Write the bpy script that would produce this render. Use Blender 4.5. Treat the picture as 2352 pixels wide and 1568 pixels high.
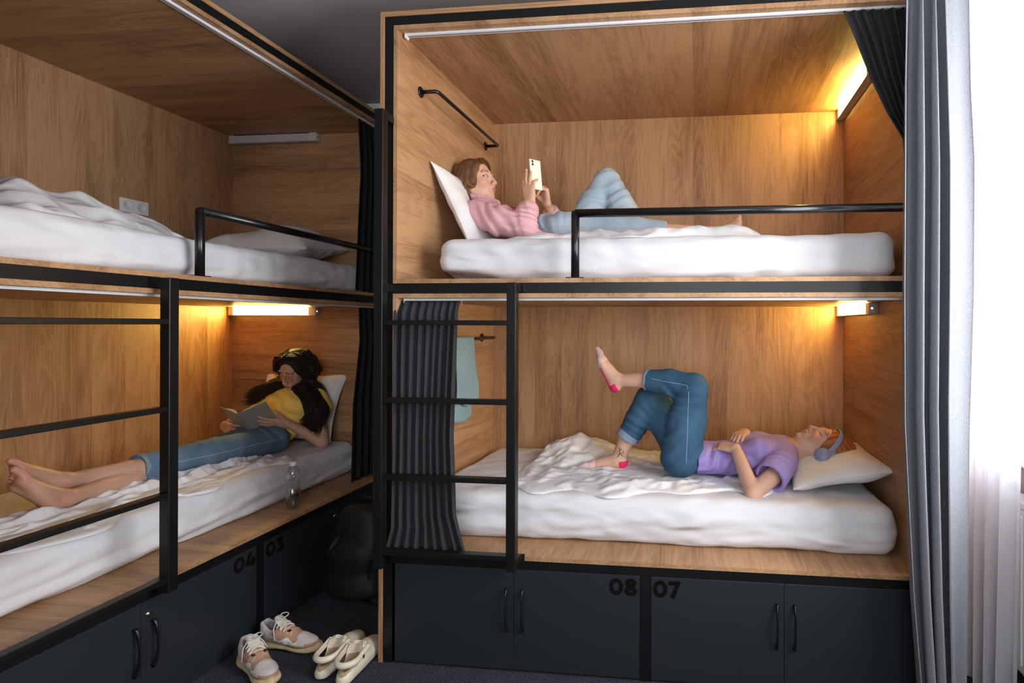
import bpy, bmesh, math, random
import numpy as np
from mathutils import Vector, Matrix
for o in list(bpy.data.objects): bpy.data.objects.remove(o, do_unlink=True)
SC = bpy.context.scene
COL = SC.collection
R = math.radians
rng = np.random.RandomState(7)
random.seed(7)

# ------------------------------------------------------------------ camera, world, light, exposure
cam_d = bpy.data.cameras.new('camera'); cam = bpy.data.objects.new('camera', cam_d); COL.objects.link(cam)
CYAW, CPIT, CROL, FPX = R(6.2761), R(0.0493), R(0.1891), 1268.0
fw = Vector((-math.sin(CYAW)*math.cos(CPIT), math.cos(CYAW)*math.cos(CPIT), math.sin(CPIT)))
rt = Vector((math.cos(CYAW), math.sin(CYAW), 0)); up = rt.cross(fw)
rt2 = rt*math.cos(CROL)+up*math.sin(CROL); up2 = -rt*math.sin(CROL)+up*math.cos(CROL)
Mc = Matrix((rt2, up2, -fw)).transposed().to_4x4(); Mc.translation = Vector((1.2248, -2.1265, 1.3808))
cam.matrix_world = Mc
cam_d.sensor_width = 36.0; cam_d.sensor_fit = 'HORIZONTAL'; cam_d.lens = 36.0*FPX/2352.0
cam_d.shift_x = -290.95/2352.0; cam_d.shift_y = -39.42/2352.0
cam_d.clip_start = 0.05
SC.camera = cam
SC.view_settings.view_transform = 'Standard'; SC.view_settings.look = 'None'
SC.view_settings.gamma = 1.0; SC.view_settings.use_curve_mapping = False
SC.view_settings.exposure = 0.0
wd = bpy.data.worlds.new('world'); SC.world = wd; wd.use_nodes = True
wd.node_tree.nodes['Background'].inputs[0].default_value = (0.86, 0.93, 1.0, 1)
wd.node_tree.nodes['Background'].inputs[1].default_value = 3.0
def area(name, loc, rot, sx, sy, power, col=(1, 1, 1), spread=180):
    l = bpy.data.lights.new(name, 'AREA'); l.shape = 'RECTANGLE'; l.size = sx; l.size_y = sy
    l.energy = power; l.color = col; l.spread = R(spread)
    o = bpy.data.objects.new(name, l); COL.objects.link(o); o.location = loc; o.rotation_euler = rot
    return o
# daylight through the two windows on the right, then an added rear fill
area('window_daylight', (2.72, -1.12, 1.75), (0, R(90), R(-12)), 1.7, 1.25, 96, (0.95, 0.965, 1.0))
area('side_window_daylight', (2.74, .22, 1.75), (0, R(90), 0), 1.7, 1.1, 50, (0.94, 0.96, 1.0))
area('rear_fill_light', (1.45, -4.25, 1.75), (R(90), 0, 0), 1.9, 1.7, 54, (0.95, 0.97, 1.0))  # added fill lamp behind the camera, brightens the bunks from the front

# ------------------------------------------------------------------ node material helpers
def nt(name):
    m = bpy.data.materials.new(name); m.use_nodes = True
    n = m.node_tree; b = n.nodes['Principled BSDF']
    return m, n, b
def N(n, t, **k):
    x = n.nodes.new(t)
    for a, v in k.items():
        if a in x.inputs: x.inputs[a].default_value = v
        else: setattr(x, a, v)
    return x
def simple(name, col, rough=0.6, metal=0.0, bump=0.0, scale=60, var=0.0, spec=0.5, sheen=0.0, stretch=(1, 1, 1), trans=0.0):
    m, n, b = nt(name)
    b.inputs['Base Color'].default_value = (*col, 1); b.inputs['Roughness'].default_value = rough
    b.inputs['Metallic'].default_value = metal; b.inputs['Specular IOR Level'].default_value = spec
    if sheen: b.inputs['Sheen Weight'].default_value = sheen
    if bump or var:
        tc = N(n, 'ShaderNodeTexCoord'); mp = N(n, 'ShaderNodeMapping'); mp.inputs['Scale'].default_value = stretch
        n.links.new(tc.outputs['Object'], mp.inputs[0])
        nz = N(n, 'ShaderNodeTexNoise', Scale=scale, Detail=5.0); n.links.new(mp.outputs[0], nz.inputs['Vector'])
        if bump:
            bp = N(n, 'ShaderNodeBump', Strength=bump, Distance=0.01); n.links.new(nz.outputs[0], bp.inputs['Height'])
            n.links.new(bp.outputs[0], b.inputs['Normal'])
        if var:
            r = N(n, 'ShaderNodeValToRGB'); r.color_ramp.elements[0].position = .35; r.color_ramp.elements[1].position = .65
            r.color_ramp.elements[0].color = (*[c*(1-var) for c in col], 1); r.color_ramp.elements[1].color = (*[min(1, c*(1+var)) for c in col], 1)
            n.links.new(nz.outputs[0], r.inputs[0]); n.links.new(r.outputs[0], b.inputs['Base Color'])
    return m
def wood(name, axis, tint=1.0, edge=False):
    """oak laminate; grain runs along object axis 0,1,2"""
    m, n, b = nt(name); L = n.links
    tc = N(n, 'ShaderNodeTexCoord'); oi = N(n, 'ShaderNodeObjectInfo')
    off = N(n, 'ShaderNodeVectorMath', operation='SCALE'); L.new(oi.outputs['Random'], off.inputs['Scale']); off.inputs[0].default_value = (7.3, 5.1, 9.7)
    ad = N(n, 'ShaderNodeVectorMath', operation='ADD'); L.new(tc.outputs['Object'], ad.inputs[0]); L.new(off.outputs[0], ad.inputs[1])
    sep = N(n, 'ShaderNodeSeparateXYZ'); L.new(ad.outputs[0], sep.inputs[0])
    cross = [i for i in range(3) if i != axis]
    # plank index across the grain
    s = N(n, 'ShaderNodeMath', operation='ADD'); L.new(sep.outputs[cross[0]], s.inputs[0]); L.new(sep.outputs[cross[1]], s.inputs[1])
    mu = N(n, 'ShaderNodeMath', operation='MULTIPLY'); L.new(s.outputs[0], mu.inputs[0]); mu.inputs[1].default_value = 6.2
    fl = N(n, 'ShaderNodeMath', operation='FLOOR'); L.new(mu.outputs[0], fl.inputs[0])
    wn = N(n, 'ShaderNodeTexWhiteNoise', noise_dimensions='1D'); L.new(fl.outputs[0], wn.inputs['W'])
    sh = N(n, 'ShaderNodeVectorMath', operation='SCALE'); L.new(wn.outputs['Color'], sh.inputs[0]); sh.inputs['Scale'].default_value = 5.0
    a2 = N(n, 'ShaderNodeVectorMath', operation='ADD'); L.new(ad.outputs[0], a2.inputs[0]); L.new(sh.outputs[0], a2.inputs[1])
    def mapped(sc_along, sc_cross):
        mp = N(n, 'ShaderNodeMapping'); v = [sc_cross]*3; v[axis] = sc_along; mp.inputs['Scale'].default_value = v
        L.new(a2.outputs[0], mp.inputs[0]); return mp
    m1 = mapped(0.9, 7.0); n1 = N(n, 'ShaderNodeTexNoise', Scale=1.0, Detail=3.0, Distortion=1.3); L.new(m1.outputs[0], n1.inputs['Vector'])
    # cathedral rings from banded low noise
    r1 = N(n, 'ShaderNodeMath', operation='MULTIPLY'); L.new(n1.outputs[0], r1.inputs[0]); r1.inputs[1].default_value = 62.0
    r2 = N(n, 'ShaderNodeMath', operation='SINE'); L.new(r1.outputs[0], r2.inputs[0])
    m2 = mapped(4.0, 170.0); n2 = N(n, 'ShaderNodeTexNoise', Scale=1.0, Detail=3.0); L.new(m2.outputs[0], n2.inputs['Vector'])
    m3 = mapped(1.2, 9.0); n3 = N(n, 'ShaderNodeTexNoise', Scale=1.0, Detail=2.0); L.new(m3.outputs[0], n3.inputs['Vector'])
    def madd(a, k, c):
        x = N(n, 'ShaderNodeMath', operation='MULTIPLY_ADD'); L.new(a, x.inputs[0]); x.inputs[1].default_value = k
        if isinstance(c, float): x.inputs[2].default_value = c
        else: L.new(c, x.inputs[2])
        return x.outputs[0]
    v = madd(r2.outputs[0], 0.07, 0.08); v = madd(n2.outputs[0], 0.55, v); v = madd(n3.outputs[0], 0.80, v)
    v = madd(wn.outputs['Value'], 0.20, v)
    rp = N(n, 'ShaderNodeValToRGB'); e = rp.color_ramp.elements
    e[0].position = .50; e[1].position = 1.15
    t = tint
    e[0].color = (0.205*t, 0.096*t, 0.045*t, 1); e[1].position = 1.0; e[1].color = (0.48*t, 0.275*t, 0.140*t, 1)
    k = e.new(.74); k.color = (0.355*t, 0.190*t, 0.089*t, 1)
    L.new(v, rp.inputs[0]); L.new(rp.outputs[0], b.inputs['Base Color'])
    bp = N(n, 'ShaderNodeBump', Strength=0.10, Distance=0.003); L.new(n2.outputs[0], bp.inputs['Height']); L.new(bp.outputs[0], b.inputs['Normal'])
    b.inputs['Roughness'].default_value = 0.42; b.inputs['Specular IOR Level'].default_value = 0.4
    return m
def vcol(name, rough=0.5, bump=0.0, scale=80, sheen=0.0, sss=0.0, stretch=(1, 1, 1), var=0.0, spec=.5):
    """material whose base colour is the mesh's own colour attribute"""
    m, n, b = nt(name)
    a = N(n, 'ShaderNodeVertexColor', layer_name='Col')
    b.inputs['Roughness'].default_value = rough; b.inputs['Specular IOR Level'].default_value = spec
    out = a.outputs[0]
    if bump or var:
        tc = N(n, 'ShaderNodeTexCoord'); mp = N(n, 'ShaderNodeMapping'); mp.inputs['Scale'].default_value = stretch
        n.links.new(tc.outputs['Object'], mp.inputs[0])
        nz = N(n, 'ShaderNodeTexNoise', Scale=scale, Detail=4.0); n.links.new(mp.outputs[0], nz.inputs['Vector'])
        if bump:
            bp = N(n, 'ShaderNodeBump', Strength=bump, Distance=0.01); n.links.new(nz.outputs[0], bp.inputs['Height'])
            n.links.new(bp.outputs[0], b.inputs['Normal'])
        if var:
            mr = N(n, 'ShaderNodeMapRange'); mr.inputs[1].default_value = .3; mr.inputs[2].default_value = .7
            mr.inputs[3].default_value = 1-var; mr.inputs[4].default_value = 1+var; n.links.new(nz.outputs[0], mr.inputs[0])
            vm = N(n, 'ShaderNodeVectorMath', operation='SCALE'); n.links.new(out, vm.inputs[0]); n.links.new(mr.outputs[0], vm.inputs['Scale']); out = vm.outputs[0]
    n.links.new(out, b.inputs['Base Color'])
    if sss: b.inputs['Subsurface Weight'].default_value = sss; b.inputs['Subsurface Scale'].default_value = 0.01; b.inputs['Subsurface Radius'].default_value = (1, .35, .2)
    if sheen: b.inputs['Sheen Weight'].default_value = sheen
    return m
def weave(name, c1, c2, scale, rough=.9):
    """woven two tone twill"""
    m, n, b = nt(name); L = n.links
    tc = N(n, 'ShaderNodeTexCoord')
    mp = N(n, 'ShaderNodeMapping'); mp.inputs['Rotation'].default_value = (0, R(35), 0); L.new(tc.outputs['Object'], mp.inputs[0])
    w = N(n, 'ShaderNodeTexWave', Scale=scale, Distortion=2.5, Detail=2.0); w.inputs['Detail Scale'].default_value = 3.0; L.new(mp.outputs[0], w.inputs[0])
    nz = N(n, 'ShaderNodeTexNoise', Scale=420.0, Detail=2.0); L.new(tc.outputs['Object'], nz.inputs['Vector'])
    mx = N(n, 'ShaderNodeMath', operation='MULTIPLY_ADD'); L.new(w.outputs['Fac'], mx.inputs[0]); mx.inputs[1].default_value = .55
    ms = N(n, 'ShaderNodeMath', operation='MULTIPLY'); L.new(nz.outputs[0], ms.inputs[0]); ms.inputs[1].default_value = .7; L.new(ms.outputs[0], mx.inputs[2])
    r = N(n, 'ShaderNodeValToRGB'); r.color_ramp.elements[0].color = (*c1, 1); r.color_ramp.elements[1].color = (*c2, 1)
    r.color_ramp.elements[0].position = .3; r.color_ramp.elements[1].position = .9
    L.new(mx.outputs[0], r.inputs[0]); L.new(r.outputs[0], b.inputs['Base Color'])
    bp = N(n, 'ShaderNodeBump', Strength=.25, Distance=.002); L.new(mx.outputs[0], bp.inputs['Height']); L.new(bp.outputs[0], b.inputs['Normal'])
    b.inputs['Roughness'].default_value = rough; b.inputs['Specular IOR Level'].default_value = .2
    return m
def cloth_white(name, col=(.80, .79, .80), wr=.35, sc=9.0, stretch=(1, 1, 1), fine=.1):
    m, n, b = nt(name); L = n.links
    tc = N(n, 'ShaderNodeTexCoord'); mp = N(n, 'ShaderNodeMapping'); mp.inputs['Scale'].default_value = stretch; L.new(tc.outputs['Object'], mp.inputs[0])
    n0 = N(n, 'ShaderNodeTexNoise', Scale=sc*.5, Detail=2.0); L.new(mp.outputs[0], n0.inputs['Vector'])
    mixv = N(n, 'ShaderNodeVectorMath', operation='MULTIPLY_ADD'); L.new(n0.outputs['Color'], mixv.inputs[0]); mixv.inputs[1].default_value = (.22, .22, .22); L.new(mp.outputs[0], mixv.inputs[2])
    try:
        n1 = N(n, 'ShaderNodeTexNoise', noise_type='RIDGED_MULTIFRACTAL', Scale=sc, Detail=3.0)
    except Exception:
        n1 = N(n, 'ShaderNodeTexNoise', Scale=sc, Detail=5.0)
    L.new(mixv.outputs[0], n1.inputs['Vector'])
    bp = N(n, 'ShaderNodeBump', Strength=wr, Distance=.02); L.new(n1.outputs[0], bp.inputs['Height'])
    n2 = N(n, 'ShaderNodeTexNoise', Scale=350.0, Detail=2.0); L.new(tc.outputs['Object'], n2.inputs['Vector'])
    b2 = N(n, 'ShaderNodeBump', Strength=fine, Distance=.002); L.new(n2.outputs[0], b2.inputs['Height']); L.new(bp.outputs[0], b2.inputs['Normal'])
    L.new(b2.outputs[0], b.inputs['Normal'])
    b.inputs['Base Color'].default_value = (*col, 1); b.inputs['Roughness'].default_value = .85; b.inputs['Specular IOR Level'].default_value = .25
    return m
def emit(name, col, s):
    m = bpy.data.materials.new(name); m.use_nodes = True; n = m.node_tree; n.nodes.clear()
    e = n.nodes.new('ShaderNodeEmission'); e.inputs[0].default_value = (*col, 1); e.inputs[1].default_value = s
    o = n.nodes.new('ShaderNodeOutputMaterial'); n.links.new(e.outputs[0], o.inputs[0]); return m

M = {}
for i, a in enumerate('xyz'): M['wood_'+a] = wood('oak_laminate_grain_'+a, i)
M['black'] = simple('black_powder_coated_steel', (.006, .006, .0065), .36, .0, .03, 500, spec=.35)
M['black_shiny'] = simple('black_tube_steel', (.008, .008, .009), .25)
M['door'] = simple('anthracite_door', (.014, .018, .022), .45, bump=.02, scale=300)
M['digit'] = simple('black_number_vinyl', (.0025, .0025, .0025), .8, spec=.12)
M['rail'] = simple('white_plastic_track', (.75, .75, .77), .4)
M['slot'] = simple('dark_slot', (.03, .03, .03), .6)
M['wallp'] = simple('grey_white_wall_paint', (.42, .40, .40), .9, bump=.05, scale=120)
M['ceil'] = simple('ceiling_paint', (.46, .43, .43), .9)
M['white'] = simple('white_paint', (.8, .8, .8), .4)
M['steel'] = simple('chrome_steel', (.7, .68, .66), .2, 1.0)
M['lampbody'] = simple('lamp_body_plastic', (.42, .38, .36), .45)
M['lampoff'] = simple('unlit_lamp_diffuser', (.55, .52, .56), .4)
M['lampcap'] = simple('lamp_end_cap', (.62, .56, .50), .45)
M['lamplit'] = emit('warm_lamp_diffuser', (1.0, .68, .17), 80.0)
M['lampdot'] = emit('lamp_switch_light', (1.0, .9, .7), 2.0)
# ------------------------------------------------------------------ object helpers
def tag(o, label=None, cat=None, group=None, kind=None):
    if label: o['label'] = label
    if cat: o['category'] = cat
    if group: o['group'] = group
    if kind: o['kind'] = kind
    return o
def empty(name, loc=(0, 0, 0), rz=0, label=None, cat=None, group=None):
    o = bpy.data.objects.new(name, None); COL.objects.link(o); o.location = loc; o.rotation_euler = (0, 0, rz)
    o.empty_display_size = .05
    return tag(o, label, cat, group)
def link(name, me, mats, parent=None, smooth=False, **kw):
    if not isinstance(mats, (list, tuple)): mats = [mats]
    for m in mats: me.materials.append(m)
    if smooth: me.polygons.foreach_set('use_smooth', [True]*len(me.polygons))
    o = bpy.data.objects.new(name, me); COL.objects.link(o)
    if parent is not None: o.parent = parent
    tag(o, kw.get('label'), kw.get('cat'), kw.get('group'), kw.get('kind'))
    return o
class MB:
    def __init__(s): s.b = bmesh.new()
    def box(s, x0, x1, y0, y1, z0, z1, bev=0.0, mat=0):
        vs = [s.b.verts.new((x, y, z)) for x in (x0, x1) for y in (y0, y1) for z in (z0, z1)]
        fs = []
        for q in ((0, 1, 3, 2), (4, 6, 7, 5), (0, 4, 5, 1), (2, 3, 7, 6), (0, 2, 6, 4), (1, 5, 7, 3)):
            f = s.b.faces.new([vs[i] for i in q]); f.material_index = mat; fs.append(f)
        if bev:
            es = list({e for f in fs for e in f.edges})
            bmesh.ops.bevel(s.b, geom=es, offset=bev, segments=2, profile=.5, affect='EDGES')
        return s
    def poly(s, pts, d, mat=0):
        """extrude polygon pts (3D list) by vector d"""
        a = [s.b.verts.new(p) for p in pts]; c = [s.b.verts.new(Vector(p)+Vector(d)) for p in pts]
        n = len(a)
        f = s.b.faces.new(a); f.material_index = mat; f = s.b.faces.new(c[::-1]); f.material_index = mat
        for i in range(n):
            f = s.b.faces.new((a[i], c[i], c[(i+1) % n], a[(i+1) % n])); f.material_index = mat
        return s
    def tube(s, pts, r, seg=12, mat=0, closed=False, cap=True, flat=None):
        pts = [Vector(p) for p in pts]; n = len(pts)
        rs = r if isinstance(r, (list, tuple, np.ndarray)) else [r]*n
        rings = []; prev = None
        for i, p in enumerate(pts):
            if closed: t = pts[(i+1) % n]-pts[i-1]
            else: t = (pts[min(i+1, n-1)]-pts[max(i-1, 0)])
            t = t.normalized() if t.length > 1e-9 else Vector((0, 0, 1))
            if prev is None:
                u = Vector((0, 0, 1)) if abs(t.z) < .9 else Vector((1, 0, 0)); u = (u-t*u.dot(t)).normalized()
            else: u = (prev-t*prev.dot(t)).normalized()
            prev = u; v = t.cross(u)
            fl = flat if flat else (1, 1)
            rings.append([s.b.verts.new(p+(u*math.cos(a)*fl[0]+v*math.sin(a)*fl[1])*rs[i]) for a in [2*math.pi*k/seg for k in range(seg)]])
        m = n if closed else n-1
        for i in range(m):
            A, B = rings[i], rings[(i+1) % n]
            for k in range(seg):
                f = s.b.faces.new((A[k], A[(k+1) % seg], B[(k+1) % seg], B[k])); f.material_index = mat; f.smooth = True
        if cap and not closed:
            f = s.b.faces.new(rings[0][::-1]); f.material_index = mat
            f = s.b.faces.new(rings[-1]); f.material_index = mat
        return s
    def lathe(s, prof, c=(0, 0, 0), seg=32, mat=0, mod=None):
        rings = []
        for (r, z) in prof:
            rings.append([s.b.verts.new((c[0]+(r*(mod(2*math.pi*k/seg, z) if mod else 1))*math.cos(2*math.pi*k/seg), c[1]+(r*(mod(2*math.pi*k/seg, z) if mod else 1))*math.sin(2*math.pi*k/seg), c[2]+z)) for k in range(seg)])
        for A, B in zip(rings, rings[1:]):
            for k in range(seg):
                f = s.b.faces.new((A[k], A[(k+1) % seg], B[(k+1) % seg], B[k])); f.material_index = mat; f.smooth = True
        if prof[0][0] > 1e-5: s.b.faces.new(rings[0][::-1]).material_index = mat
        if prof[-1][0] > 1e-5: s.b.faces.new(rings[-1]).material_index = mat
        return s
    def build(s, name, mats, parent=None, xf=None, **kw):
        if xf is not None: bmesh.ops.transform(s.b, matrix=xf, verts=s.b.verts)
        bmesh.ops.remove_doubles(s.b, verts=s.b.verts, dist=1e-6)
        bmesh.ops.recalc_face_normals(s.b, faces=s.b.faces)
        me = bpy.data.meshes.new(name); s.b.to_mesh(me); s.b.free()
        return link(name, me, mats, parent, **kw)
def grid_mesh(name, P, mats, parent=None, thick=0.0, loop_u=False, col=None, **kw):
    """P: (nu,nv,3) array -> smooth surface; thick adds a solidify"""
    nu, nv = P.shape[:2]; me = bpy.data.meshes.new(name)
    idx = np.arange(nu*nv).reshape(nu, nv)
    if loop_u: a = idx; b = np.roll(idx, -1, 0)
    else: a = idx[:-1]; b = idx[1:]
    q = np.stack([a[:, :-1], b[:, :-1], b[:, 1:], a[:, 1:]], -1).reshape(-1, 4)
    me.from_pydata(P.reshape(-1, 3).tolist(), [], q.tolist()); me.update()
    o = link(name, me, mats, parent, smooth=True, **kw)
    if thick:
        md = o.modifiers.new('solid', 'SOLIDIFY'); md.thickness = thick; md.offset = 0
    return o
# ------------------------------------------------------------------ numpy noise
def make_noise(seed, n=10, fr=(1, 2.2), ridge=False):
    r = np.random.RandomState(seed)
    d = r.normal(size=(n, 3)); d /= np.linalg.norm(d, axis=1)[:, None]
    f = r.uniform(fr[0], fr[1], n); ph = r.uniform(0, 6.28, n)
    def g(x, y, z=0.0):
        o = 0
        w = .6*np.sin(1.7*fr[0]*(x*d[0, 1]+y*d[0, 2])+ph[0])
        for i in range(n): 
            s = np.sin(f[i]*(x*d[i, 0]+y*d[i, 1]+z*d[i, 2])+ph[i]+w)
            o = o+((1-2*np.sqrt(s*s+.03)) if ridge else s)
        return o/math.sqrt(n)
    return g
# ------------------------------------------------------------------ signed distance sculpting
def V3(*a): return np.array(a, float)
def unit(v): v = np.array(v, float); return v/np.linalg.norm(v)
class SDF:
    def __init__(s, lo, hi, h, fine=(), hf=None):
        ax = []
        for i in range(3):
            cuts = [(f[0][i], f[1][i]) for f in fine]; p = [lo[i]]
            while p[-1] < hi[i]:
                st = hf if any(a <= p[-1] < b for a, b in cuts) else h
                p.append(p[-1]+st)
            ax.append(np.array(p, np.float32))
        s.ax = ax; s.D = np.full([len(a) for a in ax], .2, np.float32)
    def block(s, lo, hi):
        sl = []
        for i in range(3):
            a = int(np.searchsorted(s.ax[i], lo[i])); b = int(np.searchsorted(s.ax[i], hi[i]))
            a = max(0, a-1); b = min(len(s.ax[i]), b+1)
            if b <= a: return None
            sl.append(slice(a, b))
        X = s.ax[0][sl[0]][:, None, None]; Y = s.ax[1][sl[1]][None, :, None]; Z = s.ax[2][sl[2]][None, None, :]
        return tuple(sl), X, Y, Z
    def comb(s, sl, d, k, op):
        D = s.D[sl]
        if op == 'add':
            h = np.maximum(k-np.abs(D-d), 0)/max(k, 1e-6); s.D[sl] = np.minimum(D, d)-h*h*k*.25
        else:
            d = -d; h = np.maximum(k-np.abs(D-d), 0)/max(k, 1e-6); s.D[sl] = np.maximum(D, d)+h*h*k*.25
    def cone(s, a, b, ra, rb, k=.01, flat=None, op='add'):
        a = np.array(a, float); b = np.array(b, float); m = max(ra, rb)*(1.0 if flat is None else max(1, flat[1]))+k+.008
        bl = s.block(np.minimum(a, b)-m, np.maximum(a, b)+m)
        if bl is None: return s
        sl, X, Y, Z = bl; ba = b-a
        x, y, z = X-a[0], Y-a[1], Z-a[2]
        if flat is not None:
            f = unit(flat[0]); g = (1/flat[1]-1); q = (x*f[0]+y*f[1]+z*f[2])*g
            x = x+q*f[0]; y = y+q*f[1]; z = z+q*f[2]; ba = ba+f*(ba@f)*g
        L = max(ba@ba, 1e-9)
        t = np.clip((x*ba[0]+y*ba[1]+z*ba[2])/L, 0, 1)
        d = np.sqrt((x-t*ba[0])**2+(y-t*ba[1])**2+(z-t*ba[2])**2)-(ra+(rb-ra)*t)
        s.comb(sl, d.astype(np.float32), k, op); return s
    def chain(s, pts, rs, k=.01, **kw):
        for i in range(len(pts)-1): s.cone(pts[i], pts[i+1], rs[i], rs[i+1], k, **kw)
        return s
    def ell(s, c, r, Rm=None, k=.01, op='add', pw=2):
        c = np.array(c, float); r = np.array(r, float); m = max(r)+k+.008
        if Rm is None: Rm = np.eye(3)
        ext = np.abs(np.array(Rm).T)@r+k+.008
        bl = s.block(c-ext, c+ext)
        if bl is None: return s
        sl, X, Y, Z = bl; x, y, z = X-c[0], Y-c[1], Z-c[2]
        q = [(x*Rm[i][0]+y*Rm[i][1]+z*Rm[i][2]) for i in range(3)]
        if pw == 2:
            k0 = np.sqrt(sum((q[i]/r[i])**2 for i in range(3))); k1 = np.sqrt(sum((q[i]/r[i]**2)**2 for i in range(3)))+1e-9
            d = k0*(k0-1)/k1
        else:
            k0 = sum(np.abs(q[i]/r[i])**pw for i in range(3))**(1/pw); d = (k0-1)*min(r)
        s.comb(sl, d.astype(np.float32), k, op); return s
    def box(s, c, hs, Rm=None, rd=.01, k=.01, op='add'):
        c = np.array(c, float); hs = np.array(hs, float)
        if Rm is None: Rm = np.eye(3)
        ext = np.abs(np.array(Rm).T)@hs+k+.01
        bl = s.block(c-ext, c+ext)
        if bl is None: return s
        sl, X, Y, Z = bl; x, y, z = X-c[0], Y-c[1], Z-c[2]
        q = [np.abs(x*Rm[i][0]+y*Rm[i][1]+z*Rm[i][2])-(hs[i]-rd) for i in range(3)]
        d = np.sqrt(np.maximum(q[0], 0)**2+np.maximum(q[1], 0)**2+np.maximum(q[2], 0)**2)+np.minimum(np.maximum(np.maximum(q[0], q[1]), q[2]), 0)-rd
        s.comb(sl, d.astype(np.float32), k, op); return s
    def plane_cut(s, p, n, lo=None, hi=None):
        """remove the side n points to, inside an optional block"""
        bl = s.block(lo if lo is not None else (-9,)*3, hi if hi is not None else (9,)*3); sl, X, Y, Z = bl
        d = (p[0]-X)*n[0]+(p[1]-Y)*n[1]+(p[2]-Z)*n[2]
        s.D[sl] = np.maximum(s.D[sl], -d.astype(np.float32)); return s
    def disp(s, fn, lo=None, hi=None):
        sl, X, Y, Z = s.block(lo if lo is not None else (-9,)*3, hi if hi is not None else (9,)*3)
        B = s.D[sl]; m = np.abs(B) < .06
        if m.any():
            X, Y, Z = np.broadcast_arrays(X, Y, Z); B[m] += fn(X[m], Y[m], Z[m]).astype(np.float32)
        return s
    def mesh(s):
        D = s.D; S = D < 0; ax = s.ax
        c = S[:-1, :-1, :-1].astype(np.int8)
        for i in (0, 1):
            for j in (0, 1):
                for l in (0, 1):
                    if i+j+l: c = c+S[i:D.shape[0]-1+i, j:D.shape[1]-1+j, l:D.shape[2]-1+l]
        I, J, K = np.nonzero((c > 0) & (c < 8)); n = len(I)
        idx = np.full(c.shape, -1, np.int32); idx[I, J, K] = np.arange(n)
        P = np.zeros((n, 3)); W = np.zeros(n); cor = {}
        for i in (0, 1):
            for j in (0, 1):
                for l in (0, 1): cor[i, j, l] = D[I+i, J+j, K+l]
        cx = lambda a, q: ax[a][q].astype(float)
        for a in range(3):
            for u in (0, 1):
                for v in (0, 1):
                    c0 = [0, 0, 0]; o = [x for x in range(3) if x != a]; c0[o[0]] = u; c0[o[1]] = v; c1 = list(c0); c1[a] = 1
                    d0, d1 = cor[tuple(c0)], cor[tuple(c1)]; m = (d0 < 0) != (d1 < 0)
                    t = d0[m]/(d0[m]-d1[m]); B = [I[m], J[m], K[m]]
                    q = np.zeros((m.sum(), 3))
                    for x in range(3):
                        p0 = cx(x, B[x]+c0[x]); p1 = cx(x, B[x]+c1[x]); q[:, x] = p0+(p1-p0)*t
                    P[m] += q; W[m] += 1
        P /= W[:, None]
        F = []
        for a in range(3):
            o = [x for x in range(3) if x != a]
            s0 = [slice(None)]*3; s1 = [slice(None)]*3; s0[a] = slice(0, -1); s1[a] = slice(1, None)
            A, B = S[tuple(s0)], S[tuple(s1)]; ch = A != B
            e = list(np.nonzero(ch)); ok = (e[o[0]] > 0) & (e[o[1]] > 0) & (e[o[0]] < D.shape[o[0]]-1) & (e[o[1]] < D.shape[o[1]]-1)
            e = [x[ok] for x in e]; fl = A[tuple(e)]
            def ci(du, dv):
                z = list(e); z[o[0]] = e[o[0]]-du; z[o[1]] = e[o[1]]-dv; return idx[tuple(z)]
            q = np.stack([ci(1, 1), ci(0, 1), ci(0, 0), ci(1, 0)], -1)
            if a == 1: fl = ~fl
            q[~fl] = q[~fl][:, ::-1]; F.append(q)
        return P, np.concatenate(F)
    def build(s, name, mats, parent=None, paint=None, base=None, smooth_it=1, fmat=None, post=None, **kw):
        P, F = s.mesh()
        # light laplacian relax
        for _ in range(smooth_it):
            acc = np.zeros_like(P); w = np.zeros(len(P))
            for i in range(4):
                a, b = F[:, i], F[:, (i+1) % 4]
                for x in range(3):
                    acc[:, x] += np.bincount(a, P[b, x], len(P)); acc[:, x] += np.bincount(b, P[a, x], len(P))
                w += np.bincount(a, minlength=len(P)); w += np.bincount(b, minlength=len(P))
            P = P*.5+.5*acc/w[:, None]
        if post is not None: P = post(P)
        me = bpy.data.meshes.new(name)
        me.vertices.add(len(P)); me.vertices.foreach_set('co', P.astype(np.float32).ravel())
        me.loops.add(F.size); me.loops.foreach_set('vertex_index', F.astype(np.int32).ravel())
        me.polygons.add(len(F)); me.polygons.foreach_set('loop_start', np.arange(0, F.size, 4, dtype=np.int32))
        me.polygons.foreach_set('loop_total', np.full(len(F), 4, np.int32))
        if fmat is not None:
            me.polygons.foreach_set('material_index', fmat(P[F].mean(1)).astype(np.int32))
        me.update(calc_edges=True); me.validate()
        if paint is not None:
            C = np.tile(np.array([*base, 1.0]), (len(P), 1))
            paint(P, C)
            at = me.color_attributes.new('Col', 'FLOAT_COLOR', 'POINT'); at.data.foreach_set('color', C.astype(np.float32).ravel())
        s.D = None
        return link(name, me, mats, parent, smooth=True, **kw)
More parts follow.
